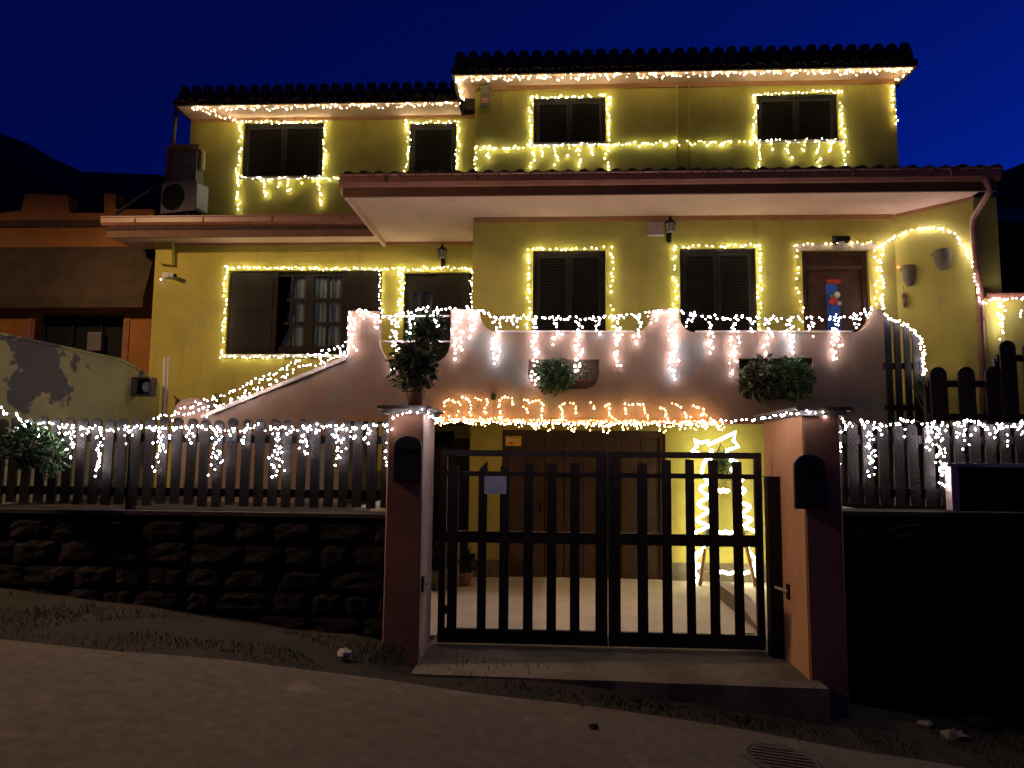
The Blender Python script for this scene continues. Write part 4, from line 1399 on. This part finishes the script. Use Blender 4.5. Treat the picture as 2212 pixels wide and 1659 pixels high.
t = thing('ladder', 'tapered wooden ladder leaning on the yellow garage wall', 'ladder', (2.3, LA, .06))
rails = [((1800, 400), (1700, 1205)), ((1868, 400), (2045, 1205))]
for (a, b) in rails:
    p0, p1 = Lz(*a, LA + .16), Lz(*b, LA - .12)
    p1.z = .061
    MB().tube([p0, p1], .026, 6).build('rail', 'wood', t)
for yv, va, vb in ((620, 1782, 1915), (880, 1750, 1968), (1130, 1712, 2025)):
    MB().tube([Lz(va, yv, LA), Lz(vb, yv, LA)], .018, 6).build('rung', 'wood', t)
# greenery
rr = random.Random(77)
mb = MB()
for (a, b) in rails:
    p0, p1 = Lz(*a, LA + .12), Lz(*b, LA - .12)
    for i in range(420):
        f_ = rr.random() * .72
        p = p0.lerp(p1, f_) + Vector((rr.gauss(0, .025), rr.gauss(0, .025) - .02, rr.gauss(0, .02)))
        mb.leaf(p, Vector((rr.uniform(-1, 1), rr.uniform(-1, .3), rr.uniform(-1, 1))), Vector((rr.uniform(-1, 1), .3, rr.uniform(-1, 1))), .05, .014)
for i in range(420):
    p = Lz(1835 + rr.gauss(0, 26), 455 + rr.gauss(0, 45), LA)
    mb.leaf(p, Vector((rr.uniform(-1, 1), rr.uniform(-1, .3), rr.uniform(-1, 1))), Vector((rr.uniform(-1, 1), .3, rr.uniform(-1, 1))), .055, .016)
o = mb.build('garland', 'leaf')
tag(o, 'green pine garland wound down both rails of the ladder', 'garland')


def smooth_path(pts, k=6):
    out_ = []
    n = len(pts)
    for i in range(n - 1):
        p0, p1, p2, p3 = pts[max(i - 1, 0)], pts[i], pts[i + 1], pts[min(i + 2, n - 1)]
        for j in range(k):
            s = j / k
            out_.append(0.5 * ((2 * p1) + (p2 - p0) * s + (2 * p0 - 5 * p1 + 4 * p2 - p3) * s * s + (3 * p1 - p0 - 3 * p2 + p3) * s ** 3))
    out_.append(pts[-1])
    return out_


Lrope = [(1770, 420), (1735, 432), (1712, 500), (1728, 540), (1760, 565), (1700, 605), (1735, 640), (1760, 655), (1690, 700), (1738, 735), (1755, 748), (1682, 800), (1735, 830), (1750, 845), (1666, 885), (1722, 918), (1740, 960), (1660, 1025), (1712, 990), (1665, 1060), (1702, 1085), (1665, 1112), (1690, 1160), (1670, 1190)]
Rrope = [(1888, 430), (1928, 440), (1925, 475), (1895, 490), (1965, 545), (1930, 580), (1978, 620), (1930, 660), (1945, 690), (2010, 718), (1960, 770), (2020, 798), (1978, 840), (2062, 885), (2020, 925), (2000, 985), (2050, 1045), (2068, 1020), (2030, 1095), (2068, 1105), (2030, 1140), (2070, 1185), (2045, 1200)]
for (pp, lab) in ((Lrope, 'glowing rope light wound round the plain ladder rail away from the orange pillar'), (Rrope, 'glowing rope light wound round the ladder rail nearer the orange pillar')):
    pts = smooth_path([Lz(a, b, LA - .05 + .04 * (i % 2)) for i, (a, b) in enumerate(pp)], 6)
    t = thing('rope_light', lab, 'rope light', pts[-1], 'rope lights on the ladder')
    MB().tube(pts, .021, 6).build('light_tube', 'rope', t, smooth=True)
    MB().tube([pts[-1], pts[-1] + Vector((.0, -.03, -.02))], .014, 6).build('end_cap', 'white', t)
for (yv, va, vb, lab) in ((620, 1795, 1880, 'short glowing rope light on the top ladder rung'), (880, 1790, 1905, 'glowing rope light on the middle ladder rung'), (1130, 1800, 2005, 'long glowing rope light on the bottom ladder rung')):
    t = thing('rope_light', lab, 'rope light', Lz(va, yv, LA - .04), 'rope lights on the ladder')
    pts = smooth_path([Lz(va + (vb - va) * k / 5, yv + (-6 if k % 2 else 5), LA - .04) for k in range(6)], 4)
    MB().tube(pts, .023, 6).build('light_tube', 'rope', t, smooth=True)
    MB().tube([pts[0] - Vector((.03, 0, 0)), pts[0]], .016, 6).build('end_cap', 'white', t)
star = [(1692, 385), (1648, 372), (1682, 345), (1666, 300), (1702, 322), (1756, 310), (1750, 336), (1840, 295), (1922, 255), (1908, 308), (1940, 345), (1868, 368), (1868, 392)]
t = thing('comet_star', 'glowing comet star outline above the ladder top', 'star light', Lz(1800, 380, LA - .05))
MB().tube([Lz(a, b, LA - .05) for a, b in star], .021, 6).build('light_tube', 'rope', t, smooth=True)
pts = [Lz(1772 + 9 * math.cos(k), 372 + 9 * math.sin(k), LA - .05) for k in (0, 1, 2, 3, 4, 5, 6.1)]
MB().tube(pts, .012, 6).build('light_loop', 'rope', t, smooth=True)
MB().tube([Lz(1800, 400, LA - .02), Lz(1830, 330, LA - .02)], .008, 6).build('bracket', 'iron', t)

# ================================================================== LIGHT STRINGS
lr = random.Random(99)


def add_bulb(mb, p, r_):
    x, y, z = p
    mb.add([(x + r_, y, z), (x - r_, y, z), (x, y + r_, z), (x, y - r_, z), (x, y, z + r_), (x, y, z - r_)],
           [(0, 2, 4), (2, 1, 4), (1, 3, 4), (3, 0, 4), (2, 0, 5), (1, 2, 5), (3, 1, 5), (0, 3, 5)])


def resample(pts, step):
    out_ = []
    carry = 0.0
    for a, b in zip(pts[:-1], pts[1:]):
        L = (b - a).length
        if L < 1e-6:
            continue
        s = carry
        while s < L:
            out_.append(a.lerp(b, s / L))
            s += step * lr.uniform(.75, 1.25)
        carry = s - L
    return out_


def light_string(label, paths, colour, r_=.009, step=.055, zig=.016, depth=.012, group='fairy light strings', wire='wire', gap=0.04):
    """paths: lists of points; bulbs hang from a thin wire and zigzag about it"""
    t = thing('light_string', label, 'light string', paths[0][0], group)
    bulbs, wr, kinds = MB(), MB(), []
    for pts in paths:
        line = resample(pts, step * .5)
        if len(line) < 2:
            line = [pts[0], pts[-1]]
        line = [p + Vector((lr.gauss(0, zig * .35), lr.gauss(0, depth * .3), lr.gauss(0, zig * .35))) for p in line]
        wr.tube(line, .0022, 3, caps=False)
        for i, p in enumerate(resample(line, step)):
            if lr.random() < gap:
                continue
            q_ = p + Vector((lr.uniform(-zig, zig), -abs(lr.gauss(0, depth)), lr.uniform(-zig, zig * .6)))
            add_bulb(bulbs, q_, r_ * lr.uniform(.7, 1.2))
            kinds += [lr.choices((0, 1, 2), (.66, .22, .12))[0]] * 8
    wr.build('wire', wire, t, kind='stuff')
    me = bulbs.build('bulb_row', colour, t, kind='stuff').data
    me.materials.append(MATS[colour + '_alt'])
    me.materials.append(MATS[colour + '_dim'])
    me.polygons.foreach_set('material_index', kinds)
    return t


def pl(px_, Y):
    return [P(x, y, Y) for x, y in px_]


def drop(x, y0, y1, Y, drift=0.0):
    n = max(2, int(abs(y1 - y0) / 14))
    ph = lr.uniform(0, 6)
    am = 4.5
    return [P(x + drift * k / n + am * math.sin(ph + k * 1.35) * (k / n) ** .5, y0 + (y1 - y0) * k / n, Y - .01 - .01 * lr.random()) for k in range(n + 1)]


def swag(a, b, sag, n, Y):
    return [P(a[0] + (b[0] - a[0]) * k / n, a[1] + (b[1] - a[1]) * k / n + sag * 4 * (k / n) * (1 - k / n), Y) for k in range(n + 1)]


def wavy(a, b, amp, per, Y):
    n = max(4, int(abs(b[0] - a[0]) / per * 4))
    return [P(a[0] + (b[0] - a[0]) * k / n, a[1] + (b[1] - a[1]) * k / n + amp * math.sin(k * math.pi / 2 + .7) + lr.uniform(-1.5, 1.5), Y) for k in range(n + 1)]


Yu, Yv = UY - .035, VY - .035
# upper left
e = 11.63
light_string('warm light string along the lower upper-storey eave, with a diagonal return', [wavy((415, 236), (1000, 224), 4, 40, 11.74), [P(418, 231, e), P(455, 246, 11.85), P(512, 262, 12.12)]], 'led_warm', .0096, .058, .026)
light_string('warm light string along the highest eave and its short side returns',
             [wavy((985, 170), (1968, 152), 5, 36, 10.90), [P(986, 170, 10.88), P(992, 192, 11.2), P(1002, 218, 11.6)],
              [P(1968, 150, 10.88), P(1948, 165, 11.0), P(1924, 184, 11.18)], [P(1926, 184, Yu), P(1930, 215, Yu), P(1934, 240, Yu), P(1938, 272, Yu)]], 'led_warm', .0096, .056, .028)
light_string('yellow light string framing the shuttered window nearest the air conditioner',
             [pl([(518, 264), (705, 264)], Yv), pl([(518, 264), (521, 300), (516, 340), (513, 384)], Yv), pl([(704, 264), (699, 300), (702, 345), (696, 384)], Yv), wavy((513, 384), (745, 384), 2, 30, Yv),
              drop(515, 386, 452, Yv, -3), drop(560, 388, 400, Yv), drop(570, 388, 426, Yv, 4), drop(600, 388, 408, Yv), drop(622, 388, 420, Yv), drop(648, 388, 406, Yv), drop(688, 386, 452, Yv, 3)], 'led_yellow', .0086, .060, .026)
light_string('yellow light string framing the narrow shuttered door of the upper storey',
             [pl([(880, 264), (990, 263)], Yv), pl([(880, 264), (884, 300), (879, 340), (876, 378)], Yv), pl([(988, 263), (991, 300), (987, 340), (989, 377)], Yv)], 'led_yellow', .0086, .060, .026)
light_string('yellow light string across the upper wall, looping round two shuttered windows',
             [wavy((1030, 320), (1145, 316), 2, 30, Yu), wavy((1145, 314), (1315, 311), 2, 30, Yu), wavy((1315, 310), (1630, 307), 2.5, 30, Yu), wavy((1630, 303), (1828, 304), 2, 30, Yu),
              pl([(1030, 320), (1027, 350), (1030, 374)], Yu), pl([(1148, 210), (1232, 208), (1316, 209)], Yu), pl([(1149, 210), (1145, 250), (1148, 290), (1145, 316)], Yu),
              pl([(1316, 209), (1313, 250), (1317, 280), (1312, 312)], Yu), pl([(1146, 318), (1151, 345), (1148, 372)], Yu), pl([(1314, 312), (1310, 345), (1314, 372)], Yu),
              drop(1055, 324, 342, Yu, 3), drop(1172, 318, 345, Yu), drop(1200, 318, 362, Yu, 3), drop(1226, 318, 338, Yu), drop(1250, 318, 362, Yu, 4), drop(1280, 316, 340, Yu, -3),
              pl([(1628, 203), (1720, 200), (1818, 198)], Yu), pl([(1628, 203), (1633, 240), (1628, 275), (1632, 304)], Yu), pl([(1816, 198), (1815, 240), (1821, 275), (1826, 304)], Yu),
              drop(1637, 306, 366, Yu, 6), drop(1666, 306, 330, Yu), drop(1702, 306, 348, Yu, 4), drop(1735, 306, 335, Yu), drop(1766, 306, 366, Yu, 4), drop(1795, 306, 335, Yu), drop(1822, 306, 370, Yu, 8)], 'led_yellow', .0086, .060, .026)
# lower left windows
Yl = LY - .06
light_string('yellow light string framing the wide curtained window and the glazed door',
             [pl([(490, 577), (700, 580), (825, 581), (1022, 579)], Yl), pl([(489, 578), (484, 620), (488, 660), (482, 700), (484, 735), (477, 771)], Yl), wavy((477, 772), (748, 768), 2, 30, Yl),
              pl([(823, 584), (820, 620), (824, 660), (822, 690)], Yl), pl([(862, 584), (866, 620), (862, 650), (866, 700)], Yl), pl([(868, 584), (872, 615), (867, 650), (871, 690)], Yl), pl([(1021, 580), (1018, 620), (1021, 672)], Yl)], 'led_yellow', .0086, .058, .022)
Ym = MY - .045
for (lab, tp, lf, rg, col) in (
        ('warm light string framing the dark french door nearer the glazed door', [(1138, 537), (1200, 538), (1318, 534)], [(1141, 538), (1145, 580), (1140, 630), (1144, 680), (1140, 716)], [(1319, 535), (1323, 580), (1319, 640), (1326, 700), (1321, 718)], 'led_yellow'),
        ('warm light string framing the dark french door next to the entrance door', [(1460, 532), (1550, 531), (1640, 529)], [(1460, 532), (1455, 580), (1461, 630), (1454, 680), (1458, 714)], [(1639, 529), (1644, 580), (1640, 640), (1643, 690), (1638, 718)], 'led_yellow'),
        ('pale light string framing the brown entrance door', [(1720, 530), (1800, 526), (1895, 523)], [(1720, 531), (1724, 580), (1720, 620), (1733, 660), (1728, 716)], [(1893, 524), (1890, 560), (1895, 600), (1888, 630), (1893, 660)], 'led_warm')):
    light_string(lab, [pl(tp, Ym), pl(lf, Ym), pl(rg, Ym)], col, .0100, .074, .020)
# arch on the wing wall
arch = [P(1900, 535, Ym), P(1918, 522, Ym), wing(1938, 508, .04), wing(1965, 497, .04), wing(1995, 492, .04), wing(2030, 494, .04), wing(2060, 505, .04), wing(2080, 530, .04), wing(2094, 560, .04), wing(2100, 580, .04)]
arch2 = [P(2104, 590, 9.4), P(2110, 620, 9.4), P(2112, 645, 9.4)]
light_string('white light string arching over the splayed wall with the clay pots', [arch, arch2, [P(1905, 540, Ym), P(1900, 575, Ym), P(1910, 610, Ym), P(1904, 640, Ym), P(1908, 672, 9.3)]], 'led_cool', .0100, .058, .015)
# balcony
Yb = BY - .03
tops_ = [(752, 676), (768, 669), (800, 676), (850, 684), (900, 668), (975, 666), (1025, 668), (1060, 682), (1150, 684), (1300, 688), (1400, 678), (1450, 670), (1550, 686), (1700, 688), (1800, 684), (1850, 682), (1888, 664)]
dr = [(757, 775), (785, 690), (812, 720), (850, 800), (887, 725), (940, 740), (985, 778), (1020, 735), (1068, 792), (1088, 700), (1112, 712), (1152, 835), (1200, 748), (1246, 806), (1290, 720), (1330, 796), (1376, 746), (1412, 700), (1450, 822), (1487, 715), (1530, 762), (1560, 700), (1582, 806), (1620, 718), (1658, 762), (1702, 770), (1752, 726), (1802, 786), (1846, 716), (1872, 690)]


def ytop(x):
    for (xa_, ya_), (xb_, yb_) in zip(tops_[:-1], tops_[1:]):
        if xa_ <= x <= xb_:
            return ya_ + (yb_ - ya_) * (x - xa_) / (xb_ - xa_)
    return 680


light_string('white icicle light string hanging along the pink balcony parapet', [pl(tops_, Yb)] + [drop(x + k_, ytop(x) + 3, y - abs(k_) * 3, Yb, lr.uniform(-5, 5)) for x, y in dr for k_ in (0, 6)], 'led_white', .0125, .050, .030)
# stair
st = [(748, 744), (700, 760), (640, 778), (600, 800), (545, 826), (490, 848), (430, 868), (380, 888), (312, 910)]
light_string('white light string descending the stair handrail', [pl(st[:6], BY - .05) + pl(st[6:], BY - .16), pl([(a + 8, b + 14 + 5 * (i % 2)) for i, (a, b) in enumerate(st)], BY - .10)] + [drop(x, y, y + L_, BY - .05) for x, y, L_ in ((735, 752, 18), (690, 765, 25), (622, 790, 38), (585, 808, 30), (560, 820, 28), (530, 835, 30), (500, 845, 28), (465, 858, 28), (440, 866, 35), (412, 878, 40), (375, 892, 20))], 'led_white', .0110, .056, .026)
# fence left
Yf = 6.02
ft = [(-30, 872), (0, 885), (45, 905), (80, 915), (140, 918), (215, 928), (300, 922), (360, 928), (420, 920), (500, 928), (560, 922), (620, 928), (690, 920), (740, 926), (800, 922), (846, 918)]
fd = [(45, 925), (85, 955), (135, 950), (150, 992), (185, 940), (215, 1030), (275, 968), (340, 1018), (372, 950), (408, 962), (465, 1026), (500, 945), (530, 962), (596, 1040), (655, 988), (690, 945), (726, 1010), (760, 955), (792, 962), (842, 1025)]
light_string('white icicle light string hanging on the picket fence with disc tops', [pl(ft, Yf)] + [drop(x + k_, 922, y - abs(k_) * 3, Yf, lr.uniform(-8, 8)) for x, y in fd for k_ in (0, 7)], 'led_cool', .0082, .036, .026)
# over pillars and gate
light_string('white light string draped over the tan pillar and the gate opening to the orange pillar',
             [[P(846, 925, 5.83), P(852, 895, 5.82), P(880, 893, 5.80), P(915, 887, 5.80), P(935, 900, 5.95), P(945, 906, 6.1)], swag((945, 906), (1640, 905), 9, 24, 6.1), [P(1640, 905, 6.1), P(1672, 898, 5.9), P(1706, 893, 5.66), P(1745, 890, 5.66), P(1782, 893, 5.66), P(1790, 905, 5.8)]], 'led_cool', .0080, .046, .015)
# fence right
rt_ = [(1790, 905), (1830, 912), (1900, 916), (1960, 908), (2020, 918), (2080, 912), (2140, 918), (2240, 912)]
rd = [(1808, 1000), (1832, 935), (1880, 1030), (1900, 945), (1946, 950), (2008, 985), (2032, 1052), (2078, 975), (2100, 950), (2130, 945), (2165, 965), (2205, 950)]
light_string('white icicle light string hanging on the fence beside the orange-sided pillar', [pl(rt_, Yf)] + [drop(x + k_, 916, y - abs(k_) * 3, Yf, lr.uniform(-4, 6)) for x, y in rd for k_ in (0, -7)], 'led_cool', .0082, .036, .026)
# slat panel, side wall
light_string('dense white light string following the curved top of the slat panel', [pl([(1908, 672), (1914, 688), (1938, 692), (1962, 704), (1982, 718), (1992, 745), (1997, 775), (1998, 800), (1992, 820)], 8.74), pl([(1912, 684), (1940, 697), (1965, 710), (1984, 728), (1990, 760), (1991, 795), (1994, 812)], 8.73)], 'led_cool', .0095, .042, .018)
light_string('white icicle light string on the brown coping beyond the downpipe', [pl([(2112, 648), (2125, 652), (2140, 646), (2230, 641)], 9.42), drop(2158, 650, 742, 9.42, 4), drop(2166, 650, 700, 9.42), drop(2207, 648, 690, 9.42)], 'led_cool', .0100, .052, .022)
# orange curtain on the parapet foot (arches and small clusters), traced from its loops
Yo = BY - .05


def oz(v, yv):   # zoom of [1680..2920] x [1520..1760]
    return P(921.7 + 0.30754 * v, 833.9 + 0.30754 * yv, Yo)


loops = [[(70, 240), (105, 215), (125, 180), (130, 100), (165, 103), (220, 112), (240, 140), (215, 190), (235, 230)],
         [(255, 75), (300, 100), (315, 140), (305, 185), (320, 215)], [(340, 82), (368, 98), (410, 100), (430, 105), (405, 145), (398, 185), (425, 190)],
         [(515, 100), (540, 75), (598, 80), (605, 130), (632, 150)], [(515, 100), (510, 145), (515, 185), (535, 240)], [(685, 92), (725, 115), (755, 103), (782, 90), (825, 125), (805, 170), (805, 205), (830, 240)], [(690, 145), (712, 170), (700, 210)],
         [(940, 150), (965, 128), (985, 115), (1020, 115), (1050, 145), (1050, 185), (1060, 215)], [(940, 155), (955, 190), (945, 215), (975, 235)],
         [(1155, 118), (1178, 150), (1168, 188)], [(1245, 140), (1285, 120), (1293, 140), (1275, 175), (1293, 215), (1330, 240)], [(1390, 125), (1392, 155), (1400, 205)], [(1425, 128), (1490, 126), (1522, 125), (1537, 155), (1520, 185), (1550, 205), (1545, 240)],
         [(1640, 160), (1685, 170), (1672, 215), (1690, 240)], [(1695, 120), (1735, 130), (1755, 120), (1770, 145), (1790, 160), (1815, 185), (1815, 220), (1855, 220)], [(1875, 140), (1905, 155), (1915, 145), (1960, 170), (1945, 190), (1975, 210), (2000, 240), (2050, 280)], [(1920, 205), (1965, 190)]]
paths = [[oz(*q) for q in l] for l in loops]
for y_ in (232, 252):
    paths.append([oz(60 + 70 * k, y_ + .9 * k + 10 * math.sin(k * 1.9 + y_)) for k in range(int((2190 - 60) / 70))])
clus = [(1880, 285), (1960, 280), (2060, 290), (100, 250), (200, 245), (300, 250), (410, 255), (540, 255), (650, 265), (765, 285), (860, 290), (1020, 295), (1140, 285), (1255, 310), (1390, 285), (1490, 275), (1655, 305), (1800, 295)]
for cx_, cy_ in clus:
    s = lr.uniform(.8, 1.1)
    paths.append([oz(cx_ + a * s, cy_ + b * s) for a, b in ((-38, -35), (-10, -20), (-28, 0), (-8, 18), (8, 22), (26, 2), (12, -14), (40, -34))])
light_string('orange curtain light string of loops and clusters along the parapet foot', paths, 'led_orange', .0095, .044, .012, gap=.05)

# ================================================================== STREET LAMP (beyond the frame, lights neighbour, pillar side and road)
lp = Vector((-9.2, 4.9, 6.9))
t = thing('street_lamp', 'tall grey street lamp with an orange lamp over the lane', 'street lamp', (lp.x, 5.5, 1.0))
MB().tube([(lp.x, 5.5, .8), (lp.x, 5.5, 6.6), (lp.x, 5.4, 7.05), (lp.x, 5.1, 7.14)], .06, 10, taper=.6).build('pole', 'grey', t, smooth=True)
MB().prism([(-.3, 0), (.28, 0), (.22, .1), (-.2, .14)], [], -.12, .12, lambda a, b, tt: (lp.x + tt, lp.y + a, lp.z + .12 + b)).build('lamp_head', 'grey', t)
MB().lathe([(.03, .02), (.09, .06), (.10, .11)], lp.x, lp.y, 12).build('lamp_bowl', 'sodium', t).location.z = lp.z
ld = bpy.data.lights.new('sodium_light', 'SPOT')
ld.spot_size = R(176)
ld.spot_blend = 0.25
ld.color = (1.0, 0.62, 0.32)
ld.energy = 1300 * STREET
ld.shadow_soft_size = .12
lo_ = bpy.data.objects.new('sodium_light', ld)
C.objects.link(lo_)
lo_.location = (lp.x, lp.y, lp.z - .12)
lo_.parent = t
lo_.matrix_parent_inverse = Matrix.Translation(-t.location)

for o in bpy.data.objects:
    if '_local' in o:
        del o['_local']
